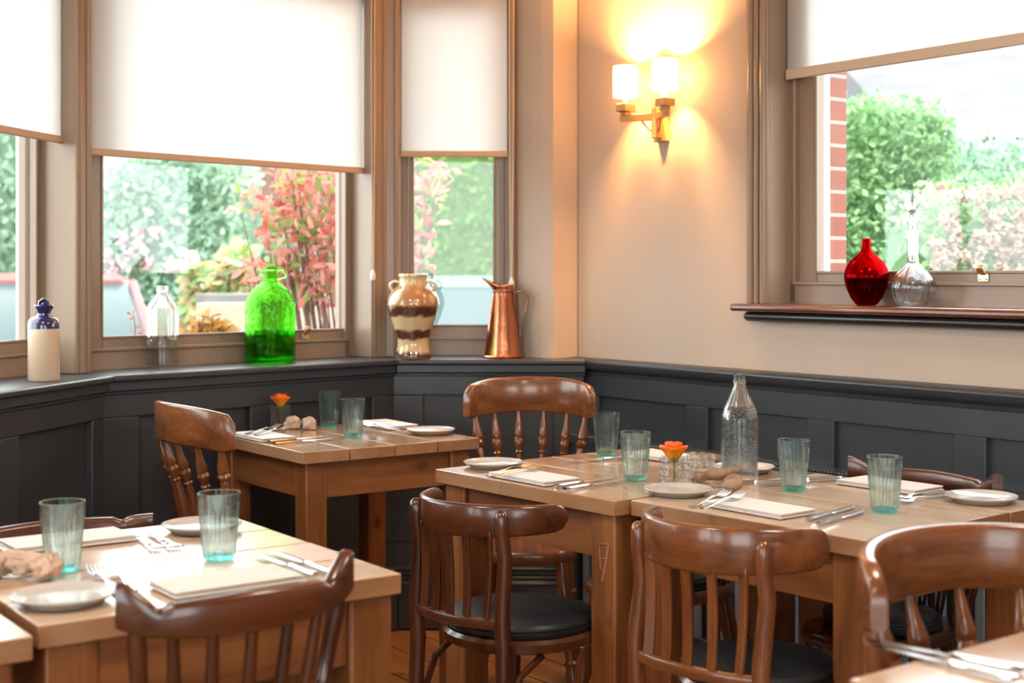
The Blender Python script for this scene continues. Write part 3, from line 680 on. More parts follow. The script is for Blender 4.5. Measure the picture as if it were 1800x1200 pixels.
def horn_chair(label, loc, rz, w=.20, top=.80, seat=.45, mat='walnut', dip=.028, sh=.075, wrap=.06, cushion=False, yb=-.205, k=.85):
    e = empty('horn_back_chair', loc, rz); tag(e, label, 'chair')
    cx = lambda t: w*math.sin(t*1.0)/math.sin(1.0)
    cy = lambda t: yb+wrap*(1-math.cos(t*1.0))/(1-math.cos(1.0))
    def zhi(t):
        a = abs(t)
        base = top-dip+.004*(1-a)
        if a < .62: return base+.003*math.cos(a/.62*PI/2)
        s = (a-.62)/.38; return base+(dip+.004)*(s*s*(3-2*s))-.007*math.exp(-((a-.66)/.05)**2)
    zlo = lambda t: top-dip-sh+sh*.34*abs(t)**2.2+.006*max(0, abs(t)-.8)/.2
    mb = MB(); mb.crest(48, cx, cy, zlo, zhi, .024); mb.build('crest_rail', MT[mat+'x'], e, angle=60)
    seat_wood(w*k, .18, seat-.033, seat, mat, e)
    for i in range(7):
        t = -.84+1.68*i/6; xt, yt = cx(t), cy(t); xb = xt*.72; ybm = -.150+.045*abs(t)**2
        mb = MB()
        if i in (0, 6): pr = [(0, .011), (.2, .014), (.45, .0165), (.58, .0165), (.60, .012), (.615, .018), (.64, .012), (.8, .0125), (.92, .014), (1, .010)]
        else: pr = [(0, .008), (.35, .0125), (.7, .0105), (1, .008)]
        turned(mb, xb, ybm, seat-.01, xt, yt, zlo(t)+.012, pr, seg=12); mb.build('spindle', MT[mat], e)
    splayed_legs(e, w*(k-.03), .16, seat-.03, mat)
    if cushion: round_cushion(e, seat, w*(k-.03))
    return e
def round_cushion(e, z, r, y=0):
    mb = MB(); mb.lathe([(.001, z+.001), (r*.97, z+.001), (r, z+.008), (r*1.005, z+.016), (r*.975, z+.020), (r*.985, z+.0225), (r*.96, z+.030), (r*.80, z+.036), (r*.4, z+.038), (.001, z+.038)], 44, (0, y), caps=False)
    c = mb.build('cushion', MT['leather'], e)
    mb = MB(); mb.tube([(r*1.0*math.cos(a*PI/20), y+r*1.0*math.sin(a*PI/20), z+.021) for a in range(40)], .0028, 6, closed=True); mb.build('piping', MT['leather'], c)
    return c
def bentwood_chair(label, loc, rz, w=.205, pw=.14, top=.75, seat=.445, mat='walnut', sh=.082, bulge=.17, nslat=5, r=.178, drop=.006):
    e = empty('bentwood_chair', loc, rz); tag(e, label, 'chair')
    yb = -.245
    cx = lambda t: w*math.sin(t*1.45)/math.sin(1.45)
    cy = lambda t: yb+bulge*(1-math.cos(t*1.45))/(1-math.cos(1.45))
    def end(t): 
        s = max(0, (abs(t)-.88)/.12); return 1-math.sqrt(max(0, 1-s*s))
    zhi = lambda t: top+.004-.006*t*t-.5*sh*end(t)*.80
    zlo = lambda t: top-sh-.008*(1-t*t)+.5*sh*end(t)*.80
    mb = MB(); mb.crest(56, cx, cy, zlo, zhi, .016); mb.build('crest_rail', MT[mat+'x'], e, angle=60)
    # back posts run on down as the back legs
    for s in (-1, 1):
        mb = MB(); t = s*math.asin(min(1, pw/w*math.sin(1.45)))/1.45; y = cy(t)
        yo = y-.022
        mb.tube([(s*pw*1.10, -.245, 0), (s*pw*1.04, -.215, .20), (s*pw, -.205, seat-.02), (s*pw, -.21, seat+.08), (s*pw, yo+.012, top-sh-.05), (s*pw, yo, top-sh+.01), (s*pw, yo, top-.016-drop), (s*pw, yo, top-.006-drop), (s*pw, yo, top-drop)], [.014, .0165, .0180, .0175, .0165, .0160, .0158, .0125, .006], 14); mb.build('back_leg', MT[mat], e)
    # seat frame, cushion
    mb = MB()
    mb.lathe([(r-.05, seat-.03), (r-.012, seat-.032), (r, seat-.026), (r+.002, seat-.008), (r-.006, seat), (r-.05, seat)], 48, (0, 0), caps=True); mb.build('seat', MT[mat], e)
    round_cushion(e, seat, r*.96)
    # curved lower back rail and slats
    lw = lambda t: (pw*t, -.208-.030*(1-t*t))
    mb = MB(); zr = seat+.052
    mb.crest(20, lambda t: lw(t)[0], lambda t: lw(t)[1], lambda t: zr-.012, lambda t: zr+.012, .018); mb.build('lower_rail', MT[mat+'x'], e)
    for i in range(nslat):
        t = -.72+1.44*i/(nslat-1); xb, yb2 = lw(t); tt = math.asin(pw*t*1.04/w*math.sin(1.45))/1.45; xt, yt = cx(tt), cy(tt)+.0
        mb = MB(); rs = []
        for k in range(9):
            q = k/8; x = xb+(xt-xb)*q; y = yb2+(yt-yb2)*q+.006*math.sin(q*PI); z = zr+(zlo(tt)+.014-zr)*q; a = .0105; b = .0042
            an = -t*.5; c, s_ = math.cos(an), math.sin(an)
            rs.append([(x+c*px_-s_*py_, y+s_*px_+c*py_, z) for px_, py_ in ((-a, -b), (a, -b), (a, b), (-a, b))])
        mb.rings(rs, smooth=False); mb.build('slat', MT[mat], e, bevel=.0015)
    for s in (-1, 1):
        mb = MB(); mb.tube([(s*.165, .165, 0), (s*.150, .150, .25), (s*.142, .142, seat-.02)], [.011, .015, .0185], 12); mb.build('front_leg', MT[mat], e)
    # bent hoop stretcher joining the legs, and the curved side braces
    zz = .235; mb = MB()
    pts = [(s_x*(.152)*abs(math.cos(a))**.6, (-.185 if math.sin(a) < 0 else .150)*abs(math.sin(a))**.6, zz) for a, s_x in [(2*PI*i/40, 1 if math.cos(2*PI*i/40) >= 0 else -1) for i in range(40)]]
    mb.tube(pts, .0095, 10, closed=True, flat=(1.25, .9), up=(0, 0, 1)); mb.build('hoop_stretcher', MT[mat], e)
    for s in (-1, 1):
        mb = MB(); mb.tube([(s*pw*1.0, -.190, seat-.15), (s*pw, -.150, seat-.07), (s*pw*1.02, -.08, seat-.038)], .008, 8); mb.build('brace', MT[mat], e)
    return e
def xy(v, z=0): return (v[0], v[1], z)
spindle_chair('brown spindle chair at the left side of the small bay table, seen from behind', (-.765, 4.10, 0), math.radians(-53), w=.222, top=.892, mat='oak', wrap=.10)
spindle_chair('brown spindle chair in front of the bay corner with its arched back against the panelling', at(926, 4.22), math.radians(176), w=.198, top=.928, mat='oak', yb=-.23)
spindle_chair('large curved spindle chair in the right foreground, cropped by the picture edge', (.738, 1.848, 0), math.radians(206), w=.235, top=.878, mat='oak', wrap=.16, sh=.098, arch=.012)
horn_chair('dark chair seen from behind in the left foreground, its upswept rail over the pale table', (-.379+.16*math.cos(math.radians(130)), 1.955+.16*math.sin(math.radians(130)), 0), math.radians(38), w=.176, top=.842, mat='walnut', dip=.030, wrap=.045, k=.68, sh=.050)
horn_chair('dark chair on the far side of the left foreground table, only its rail showing', (-.88+.145*math.cos(math.radians(-50)), 2.66+.145*math.sin(math.radians(-50)), 0), math.radians(218), w=.21, top=.768, mat='walnut', dip=.001, wrap=.04, k=.62, sh=.055)
horn_chair('dark chair with upswept rail ends against the wall behind the right-hand tumblers', (1.000+.19*math.cos(math.radians(218)), 3.327+.19*math.sin(math.radians(218)), 0), math.radians(128.5), k=.66, w=.208, top=.800, mat='walnut', dip=.022, cushion=True, sh=.056)
horn_chair('chair against the wall behind the water bottle, mostly hidden by glassware', (.512+.155*math.cos(math.radians(218)), 3.76+.155*math.sin(math.radians(218)), 0), math.radians(128.5), w=.19, top=.765, mat='oak', dip=.006, cushion=True, sh=.06)
bentwood_chair('bentwood chair with black cushion pulled up to the table with the rose', (.020, 3.205, 0), math.radians(-41), w=.187, pw=.128, top=.758, seat=.455, bulge=.18, sh=.060)
bentwood_chair('bentwood chair with broad curved rail tucked under the water bottle table', (.490, 2.770, 0), math.radians(-43.5), r=.158, w=.194, pw=.144, top=.787, seat=.462, sh=.077, bulge=.18, mat='oak', drop=.016)

# ------------------------------------------------------------------ tableware
def tumbler0(mat='aqua', mbase='aquabase'):
    e = empty('tumbler')
    R0, R1, Ht = .0265, .0372, .115
    rad = lambda z: R0+(R1-R0)*(z/Ht)**1.15
    def mod(r, a, z):
        k = 1 if .010 < z < .096 and r > rad(z)-.0008 else 0
        return r+k*.0016*(abs(math.cos(12*a))-.5)*2
    prof = [(.001, .0), (R0*.90, .0), (R0, .003), (rad(.006), .0065)]
    zs = [.0105+i*(.0955-.0105)/8 for i in range(9)]
    prof += [(rad(z), z) for z in zs]+[(rad(.099)+.0006, .099), (rad(.111)+.0004, .111), (R1, Ht-.001), (R1-.001, Ht), (R1-.0021, Ht-.001)]
    prof += [(rad(z)-.0028, z) for z in (.10, .07, .04, .014)]+[(R0-.007, .0095), (.001, .009)]
    mb = MB(); mb.lathe(prof, 144, caps=False, mod=mod); mb.build('bowl', MT[mat], e)
    mb = MB(); mb.lathe([(.001, .0008), (R0*.86, .0008), (R0*.96, .003), (R0*.93, .0075), (R0*.7, .0085), (.001, .0082)], 40, caps=False); mb.build('base', MT[mbase], e)
    return e
TB = tumbler0(); used = []
def inst(proto, loc, rz, label, cat, group):
    o = proto if proto.name not in used else copy_tree(proto)
    used.append(proto.name); o['category'] = cat
    return place(o, loc, rz, label, group)
TG = 'ribbed aqua tumblers on the tables'
for px, py, lb in ((385, 983, 'ribbed aqua tumbler in front of the small plate on the left foreground table'),
                   (110, 1004, 'ribbed aqua tumbler at the far left, beside the crumpled driftwood'),
                   (620, 768, 'ribbed aqua tumbler on the small bay table, nearer the table edge'),
                   (579, 750, 'greyish ribbed tumbler beside the stones on the small bay table'),
                   (1066, 800, 'tumbler farthest back on the rose table, beside the arched spindle chair'),
                   (1117, 844, 'ribbed aqua tumbler immediately left of the orange rose in bubble glass'),
                   (1395, 862, 'ribbed aqua tumbler immediately right of the tall water bottle'),
                   (1555, 900, 'ribbed aqua tumbler nearest the large curved foreground chair')):
    inst(TB, G(px, py), random.random(), lb, 'glass', TG)
# plates
def plate0():
    e = empty('side_plate'); R = .0765
    mb = MB(); mb.lathe([(.001, .0045), (R*.70, .0045), (R*.80, .006), (R*.96, .0135), (R*.985, .0150), (R, .0145), (R*.995, .0125), (R*.82, .0032), (R*.74, .0022), (.001, .0022)], 72, caps=False); mb.build('dish', MT['plate'], e)
    mb = MB(); mb.lathe([(R*.66, .0024), (R*.66, 0), (R*.74, 0), (R*.76, .0024)], 72, caps=False); mb.build('foot', MT['platerim'], e)
    return e
PL = plate0()
for px, py, lb in ((1192, 869, 'side plate nearest the driftwood ring, in front of the orange rose'),
                   (867, 821, 'side plate on the left corner of the rose table'),
                   (757, 762, 'side plate on the right corner of the small bay table'),
                   (1308, 829, 'side plate half hidden behind the tall water bottle'),
                   (1725, 882, 'side plate at the right-hand end, beside the wall chair'),
                   (112, 1059, 'side plate beside the driftwood at the lower left'),
                   (355, 933, 'side plate behind the tumbler on the left foreground table')):
    inst(PL, G(px, py), 0, lb, 'plate', 'side plates')
# napkins
def napkin0():
    e = empty('folded_napkin'); mb = MB(); a, b = .11, .056
    mb.box(-a, a, -b, b, .0005, .0040); mb.box(-a+.003, a-.001, -b+.002, b-.002, .0042, .0078); mb.box(-a, a-.004, -b+.001, b-.001, .0080, .0112)
    o = mb.build('cloth', MT['napkin'], e, bevel=.0016); return e
NP = napkin0(); AV = math.radians(130); RT = math.degrees
for px, py, an, lb in ((938, 843, 128, 'white folded napkin at the left corner of the rose table'),
                       (1333, 897, 128, 'white folded napkin in front of the water bottle, nearest bentwood chair'),
                       (462, 770, 126, 'white folded napkin at the left edge of the small bay table'),
                       (680, 749, 124, 'white folded napkin at the back of the small bay table'),
                       (1562, 857, 129, 'white folded napkin in front of the wall chair with upswept ends'),
                       (1168, 806, 129, 'white folded napkin at the back of the rose table, behind the rose'),
                       (120, 955, 36, 'white folded napkin behind the leftmost tumbler'),
                       (400, 1028, 36, 'white folded napkin behind the dark rail of the left foreground chair')):
    inst(NP, G(px, py), math.radians(an), lb, 'napkin', 'folded white napkins')
# cutlery: origin at the handle end, pointing along +x
def fork0():
    e = empty('fork'); mb = MB()
    prof = [(0, .0060, .002), (.02, .0068, .002), (.05, .0052, .0035), (.09, .0030, .0065), (.115, .0026, .0085), (.128, .0045, .0075), (.138, .0105, .0050), (.150, .0122, .0036)]
    rs = [[(x, -w, z), (x, -w*.5, z-.0012), (x, w*.5, z-.0012), (x, w, z), (x, w*.5, z+.0014), (x, -w*.5, z+.0014)] for x, w, z in prof]
    mb.rings(rs); mb.build('handle', MT['steel'], e)
    for k in range(4):
        y = -.0102+k*.0068; t = MB(); t.tube([(.148, y, .0036), (.160, y, .0038), (.180, y*.97, .0065), (.196, y*.95, .0125)], [.0020, .0017, .0014, .0008], 6); t.build('tine', MT['steel'], e)
    return e
def knife0():
    e = empty('table_knife'); mb = MB()
    prof = [(0, .0062, .0035), (.004, .0080, .0045), (.02, .0078, .0042), (.06, .0060, .0040), (.088, .0050, .0040), (.092, .0068, .0046), (.096, .0050, .0038)]
    mb.rings([[(x, -w, .005), (x, -w*.6, .005-h*.8), (x, w*.6, .005-h*.8), (x, w, .005), (x, w*.6, .005+h*.8), (x, -w*.6, .005+h*.8)] for x, w, h in prof]); mb.build('handle', MT['steel'], e)
    bl = MB(); pr = [(.094, -.004, .004), (.11, -.008, .0065), (.15, -.010, .008), (.19, -.009, .008), (.208, -.002, .007), (.214, .005, .0065)]
    bl.rings([[(x, a, .0045), (x, (a+b_)/2, .0038), (x, b_, .0045), (x, (a+b_)/2, .0056)] for x, a, b_ in pr], smooth=False); bl.build('blade', MT['steel'], e); return e
FK = fork0(); KN = knife0()
def cutlery(proto, p0, p1, label, cat, dz=0.0):
    a = G(*p0, .76+dz); b = G(*p1, .76+dz); inst(proto, (a.x, a.y, .7614+dz), math.atan2(b.y-a.y, b.x-a.x), label, cat, 'forks laid at the place settings' if cat == 'fork' else 'table knives laid at the place settings')
cutlery(FK, (852, 836), (950, 818), 'fork lying between plate and napkin on the rose table, upper of the two', 'fork')
cutlery(FK, (866, 840), (968, 821), 'fork touching the napkin on the rose table, lower of the two', 'fork', .0125)
cutlery(FK, (1213, 893), (1288, 868), 'fork beside the plate in front of the driftwood ring', 'fork')
cutlery(FK, (1233, 896), (1320, 869), 'fork overlapping the napkin in front of the water bottle', 'fork', .0125)
cutlery(FK, (432, 764), (492, 752), 'fork resting on the left napkin of the small bay table, left one', 'fork', .0125)
cutlery(FK, (448, 766), (508, 754), 'fork resting on the left napkin of the small bay table, right one', 'fork', .0125)
cutlery(FK, (708, 758), (652, 751), 'fork beside the plate on the small bay table, nearer one', 'fork', .0125)
cutlery(FK, (706, 754), (650, 747), 'fork behind another on the small bay table, by the rear napkin', 'fork', .0125)
cutlery(FK, (1666, 872), (1593, 884), 'fork pointing left from the right-hand plate, front one', 'fork')
cutlery(FK, (1660, 866), (1588, 878), 'fork pointing left from the right-hand plate, back one', 'fork', .0)
cutlery(FK, (262, 940), (320, 972), 'fork behind the two tumblers on the left foreground table, right one', 'fork')
cutlery(FK, (232, 942), (290, 976), 'fork behind the two tumblers on the left foreground table, left one', 'fork')
cutlery(FK, (208, 1046), (168, 1010), 'fork beside the plate at lower left, nearer the plate', 'fork')
cutlery(FK, (238, 1042), (198, 1006), 'fork beside the plate at lower left, nearer the chair rail', 'fork')
cutlery(KN, (976, 858), (1098, 839), 'table knife next to the napkin on the rose table, back one', 'knife')
cutlery(KN, (992, 863), (1116, 843), 'table knife next to the napkin on the rose table, front one', 'knife')
cutlery(KN, (1420, 917), (1504, 893), 'table knife right of the front napkin by the water bottle, back one', 'knife')
cutlery(KN, (1438, 926), (1516, 902), 'table knife right of the front napkin by the water bottle, front one', 'knife')
cutlery(KN, (472, 779), (575, 769), 'table knife on the small bay table, nearer the napkin', 'knife')
cutlery(KN, (482, 783), (584, 773), 'table knife on the small bay table, nearer the table edge', 'knife')
cutlery(KN, (1478, 843), (1385, 848), 'table knife behind the tumbler right of the water bottle, back one', 'knife')
cutlery(KN, (1480, 847), (1388, 852), 'table knife behind the tumbler right of the water bottle, front one', 'knife')
cutlery(KN, (1112, 806), (1040, 811), 'table knife between the rear tumbler and the rear napkin of the rose table', 'knife')
cutlery(KN, (-14, 966), (56, 993), 'table knife behind the driftwood at far left, back one', 'knife')
cutlery(KN, (-34, 975), (40, 1004), 'table knife behind the driftwood at far left, front one', 'knife')
cutlery(KN, (556, 1016), (478, 988), 'table knife near the right corner of the left foreground table, front one', 'knife')
cutlery(KN, (584, 1011), (508, 984), 'table knife near the right corner of the left foreground table, back one', 'knife')
cutlery(KN, (1800, 1184), (1665, 1158), 'table knife on the lower right table, back one', 'knife')
cutlery(KN, (1788, 1202), (1640, 1166), 'table knife on the lower right table, front one', 'knife')

# hobnail glasses with a rose or a candle
def bubble_glass(name, loc, R, Hh, label, cat, rows=4, n=12):
    e = empty(name, loc); tag(e, label, cat)
    step = Hh/rows
    def mod(r, a, z):
        if r < R-.001: return r
        k = int(z/step) % 2
        return r+.0050*abs(math.sin(PI*z/step))*abs(math.sin((a+k*PI/n)*n/2))
    prof = [(.001, 0), (R-.002, 0)]+[(R, Hh*i/32) for i in range(1, 32)]+[(R-.0005, Hh), (R-.004, Hh), (R-.0045, Hh*.9), (R-.0045, .012), (R-.008, .009), (.001, .009)]
    mb = MB(); mb.lathe(prof, 96, caps=False, mod=mod); mb.build('bowl', MT['clear'], e)
    return e
def rose(e_loc, label, s=1.0):
    e = empty('rose', e_loc); tag(e, label, 'flower', 'orange roses in small glasses')
    rnd = random.Random(5)
    for ring_, (n, r0, hgt, op) in enumerate(((3, .006, .037, .02), (4, .012, .036, .14), (5, .017, .031, .36))):
        for k in range(n):
            a0 = 2*PI*k/n+ring_*.7+rnd.uniform(-.15, .15); wd = (2.3, 2.0, 1.8)[ring_]; rs = []
            nu, nv = 8, 7
            vs = []; fs = []
            for i in range(nv+1):
                v = i/nv
                for j in range(nu+1):
                    u = -1+2*j/nu; wr = math.sin(min(1, v*1.15+.12)*PI*.56)
                    a = a0+u*wd*.5*wr; rr = (r0*(.35+.75*math.sin(v*PI*.5))+op*.014*v**2+op*.006*max(0, v-.7)*4)*s
                    z = (hgt*v*(1-.16*abs(u)**2.4*v)-op*.006*max(0, v-.75)*4)*s
                    vs.append((rr*math.cos(a), rr*math.sin(a), z))
            for i in range(nv):
                for j in range(nu): q = i*(nu+1)+j; fs.append((q, q+1, q+nu+2, q+nu+1))
            m_ = MB(); m_.add(vs, fs, 0, True); o = m_.build('petal', MT['petal'], e); so = o.modifiers.new('th', 'SOLIDIFY'); so.thickness = .0007
    mb = MB(); mb.tube([(0, 0, .002), (.002, 0, -.015), (.001, .003, -.050)], [.003, .0022, .002], 8); mb.build('stem', MT['stem'], e)
    mb = MB()
    for k in range(4):
        a = k*PI/2+.4; mb.tube([(0, 0, .001), (.010*math.cos(a), .010*math.sin(a), -.001), (.020*math.cos(a), .020*math.sin(a), .004)], [.003, .004, .0006], 6, flat=(.3, 1))
    mb.build('sepals', MT['stem'], e)
    return e
p = G(1184, 851); bubble_glass('bud_vase', p, .0305, .064, 'clear bubble glass holding the orange rose beside the water bottle', 'vase'); rose((p.x, p.y, p.z+.052), 'open orange rose in the bubble glass beside the water bottle', 1.3)
p = G(1232, 846); e = bubble_glass('candle_glass', p, .0305, .066, 'clear bubble glass candle holder between the rose and the water bottle', 'candle holder')
mb = MB(); mb.lathe([(.001, .010), (.018, .010), (.019, .012), (.019, .024), (.017, .026), (.001, .0255)], 30, caps=False); mb.build('tealight', MT['wax'], e)
p = G(493, 749); bubble_glass('bud_vase', p, .027, .068, 'cut glass holding the orange rose on the small bay table', 'vase', rows=8, n=20); rose((p.x, p.y, p.z+.060), 'orange rose on the small bay table in front of the green jug', 1.25)

# driftwood and stones
def lump(mb, c, r, sc, seed, amp=.25, rot=0):
    rnd = random.Random(seed); ph = [rnd.uniform(0, 6) for _ in range(8)]
    n, m = 24, 14; vs = []; rs = []
    cr, sr = math.cos(rot), math.sin(rot)
    for i in range(m+1):
        t = PI*(i+.0)/m; t = min(max(t, .03), PI-.03); rg = []
        for k in range(n):
            a = 2*PI*k/n
            q = 1+amp*(math.sin(3*a+ph[0]+2*t)*.5+math.sin(5*t+ph[1]+2*a)*.35+math.sin(7*a-3*t+ph[2])*.22+.18*math.sin(11*a+5*t+ph[3]))
            x, y, z = r*q*sc[0]*math.sin(t)*math.cos(a), r*q*sc[1]*math.sin(t)*math.sin(a), max(-r*sc[2]*.8, r*q*sc[2]*math.cos(t))
            rg.append((c[0]+x*cr-y*sr, c[1]+x*sr+y*cr, c[2]+z))
        rs.append(rg)
    mb.rings(rs)
p = G(514, 754); mb = MB(); lump(mb, (0, 0, .017), .022, (1.25, .8, .95), 2, .22, .3); tag(mb.build('beach_stone', MT['stone'], loc=p), 'pinkish rough stone beside the rose glass on the small bay table', 'stone', 'rough stones on the small bay table')
p = G(543, 755); mb = MB(); lump(mb, (0, 0, .017), .022, (1.1, .8, .95), 9, .26, -.5); tag(mb.build('beach_stone', MT['stone'], loc=p), 'pinkish rough stone next to the grey tumbler on the small bay table', 'stone', 'rough stones on the small bay table')
p = G(1258, 861); p.z += .011; mb = MB(); rr = random.Random(4)
pts = []
for k in range(26):
    t = k/25; a = 3.3-t*4.6; R = .034+.010*math.sin(t*9)
    pts.append((R*1.15*math.cos(a)+.010, R*.8*math.sin(a), .012+.008*math.sin(t*5)))
mb.tube(pts, [.011+.0035*math.sin(k*.9)+rr.uniform(-.001, .001) for k in range(26)], 12)
mb.tube([(-.060, .012, .010), (-.030, .022, .016), (.0, .018, .020), (.028, .022, .026), (.050, .026, .034), (.058, .028, .038)], [.004, .010, .013, .011, .009, .003], 12)
mb.tube([(.020, -.010, .009), (.036, .004, .014), (.044, .02, .018)], [.006, .010, .006], 10)
tag(mb.build('driftwood', MT['drift'], loc=p, rot=-.25), 'looped piece of brown driftwood at the foot of the water bottle', 'driftwood')
p = G(36, 1016); mb = MB(); rr = random.Random(8)
for k in range(9):
    lump(mb, (rr.uniform(-.050, .050), rr.uniform(-.02, .02), .018), .020, (rr.uniform(.9, 1.4), rr.uniform(.6, 1), rr.uniform(.7, 1.15)), 20+k, .34, rr.uniform(0, 3))
mb.tube([(-.075, .0, .014), (-.02, .012, .030), (.03, .006, .026), (.070, -.004, .022)], [.006, .014, .013, .004], 10)
tag(mb.build('driftwood', MT['stone'], loc=p), 'crumpled pale driftwood lump beside the leftmost tumbler', 'driftwood')

# tall water bottle
p = G(1300, 850); e = empty('water_bottle', p); tag(e, 'tall clear glass bottle of sparkling water on the table', 'bottle')
R = .0435; prof = [(.001, .003), (R*.75, .001), (R*.93, .0), (R, .006), (R, .150), (R*.98, .160), (R*.86, .178), (R*.62, .200), (.019, .218), (.0150, .228), (.0140, .236), (.0155, .238), (.0150, .241), (.0138, .243), (.0138, .262), (.0120, .2625), (.0112, .258), (.0112, .236), (.0165, .216), (R*.58, .196), (R*.84, .172), (R*.94, .150), (R*.94, .012), (R*.6, .016), (.001, .020)]
mb = MB(); mb.lathe(prof, 56, caps=False); mb.build('glass_body', MT['clear'], e)
Rw = R*.94-.0006
mb = MB(); mb.lathe([(.001, .0205), (R*.6, .0165), (Rw, .0128), (Rw, .150), (R*.83, .171), (R*.70, .184), (.001, .184)], 48, caps=False); mb.build('water', MT['water'], e)
mb = MB(); rr = random.Random(3)
for k in range(620):
    a = rr.uniform(0, 2*PI); z = .022+.155*rr.random()**.8; rad = Rw-.0016 if z < .15 else (Rw-.0016)*(1-(z-.15)/.034*.22)
    rad *= .985
    mb.ball((rad*math.cos(a), rad*math.sin(a), z), rr.uniform(.0006, .0015), 6, 4)
for k in range(50):
    a = rr.uniform(0, 2*PI); z = rr.uniform(.238, .260); mb.ball((.0108*math.cos(a), .0108*math.sin(a), z), rr.uniform(.0004, .0007), 6, 4)
o = mb.build('air_bubbles', MT['bubble'], e); o['kind'] = 'stuff'

# ------------------------------------------------------------------ things on the bay's window board
def bay(fr, px, off, z=ZS): return fr.P(fr.u(px, off), off, z+.0008)
# stoneware bottle
e = empty('stoneware_bottle', bay(W1, 77, .10)); tag(e, 'cream stoneware bottle with glossy navy shoulder and stopper', 'bottle')
mb = MB(); mb.lathe([(.001, 0), (.041, 0), (.0435, .004), (.0435, .148)], 48, caps=False); mb.build('body', MT['stoneware'], e)
mb = MB(); mb.lathe([(.0437, .146), (.0437, .158), (.041, .170), (.034, .178), (.024, .181), (.019, .184), (.0175, .189), (.020, .196), (.0255, .204), (.0268, .210), (.025, .213), (.018, .212), (.012, .206), (.001, .205)], 48, caps=False); mb.build('neck', MT['navy'], e)
mb = MB(); mb.tube([(-.012, 0, .208), (-.010, 0, .222), (0, 0, .229), (.010, 0, .222), (.012, 0, .208)], .0055, 10, flat=(1, 1.3)); mb.ball((0, 0, .214), .009, 12, 8); mb.build('stopper', MT['navy'], e)
# clear ribbed bottle
e = empty('clear_bottle', bay(W2, 285, .215)); tag(e, 'empty clear ribbed glass bottle with embossed label panel on the window board', 'bottle')
R = .052
def mod(r, a, z): return r+(.0012*math.cos(14*a) if .095 < z < .185 and r > R-.002 else 0)
prof = [(.001, .004), (R*.8, .0), (R, .008), (R, .020), (R*.965, .030), (R*.965, .085), (R, .095)]+[(R, .10+.01*i) for i in range(9)]+[(R*.97, .190), (R*.80, .208), (R*.50, .226), (.017, .238), (.0165, .244), (.019, .246), (.019, .262), (.015, .2625), (.0145, .24), (R*.46, .222), (R*.76, .204), (R*.93, .186), (R*.93, .03), (R*.9, .012), (.001, .012)]
mb = MB(); mb.lathe(prof, 84, caps=False, mod=mod); mb.build('glass_body', MT['clear'], e, loc=(0, 0, 0))
fa = -PI/2-.25
mb = MB(); n = 18
rs = []
for k in range(n+1):
    a = fa-.62+1.24*k/n; ed = min(1, 4*min(k, n-k)/n+.35); hh = .0075*ed; r_ = R*.965+.0004
    rs.append([((r_)*math.cos(a), (r_)*math.sin(a), .083-hh), ((r_+.0022)*math.cos(a), (r_+.0022)*math.sin(a), .083-hh), ((r_+.0022)*math.cos(a), (r_+.0022)*math.sin(a), .083+hh), (r_*math.cos(a), r_*math.sin(a), .083+hh)])
mb.rings(rs)
for k in range(9):    # raised strokes of the worn lettering
    a = fa-.46+.92*k/8; r_ = R*.965+.0036
    mb.box(r_*math.cos(a)-.0010, r_*math.cos(a)+.0010, r_*math.sin(a)-.0010, r_*math.sin(a)+.0010, .079, .087)
mb.build('embossed_label', MT['cut'], e)
# green demijohn
e = empty('glass_demijohn', bay(W2, 475, .185)); tag(e, 'large green glass jug with a small loop handle on the window board', 'jug')
R = .0855
prof = [(.001, .010), (R*.80, .0), (R*.95, .004), (R, .018), (R, .185), (R*.985, .205), (R*.90, .228), (R*.70, .250), (R*.42, .268), (.027, .274), (.024, .280), (.026, .283), (.024, .286), (.0235, .312), (.027, .315), (.027, .324), (.025, .327), (.019, .327), (.0185, .275), (R*.40, .262), (R*.68, .244), (R*.88, .222), (R*.965, .20), (R*.965, .02), (R*.75, .010), (.001, .022)]
mb = MB(); mb.lathe(prof, 64, caps=False); mb.build('glass_body', MT['green'], e)
mb = MB(); mb.tube([(.022, 0, .312), (.034, 0, .319), (.046, 0, .315), (.051, 0, .303), (.045, 0, .292), (.034, 0, .288), (.022, 0, .287)], .0055, 10); mb.build('handle', MT['green'], e)
mb = MB(); mb.lathe([(.001, .0245), (R*.70, .013), (R*.955, .022), (R*.955, .112), (.001, .112)], 48, caps=False); mb.build('liquid', MT['greendark'], e)
# banded vase
e = empty('banded_vase', bay(W3, 726, .062), 0); tag(e, 'cream and brown banded ceramic vase with two small ring handles', 'vase')
s = .302/.30
prof = [(.001, 0), (.064, 0), (.066, .006), (.063, .020), (.056, .040), (.0555, .060), (.060, .085), (.070, .115), (.083, .150), (.0915, .178), (.0935, .195), (.0905, .215), (.080, .236), (.064, .252), (.054, .260), (.0505, .268), (.050, .286), (.0515, .291), (.054, .294), (.054, .301), (.051, .303), (.047, .302), (.045, .27), (.001, .26)]
mb = MB(); mb.lathe(prof, 64, caps=False); mb.build('body', MT['vase'], e)
for q in (-1, 1):
    mb = MB(); mb.tube([(q*.050, 0, .272), (q*.066, 0, .276), (q*.080, 0, .268), (q*.082, 0, .254), (q*.074, 0, .243), (q*.066, 0, .246)], .0065, 10); mb.build('handle', MT['vase'], e)
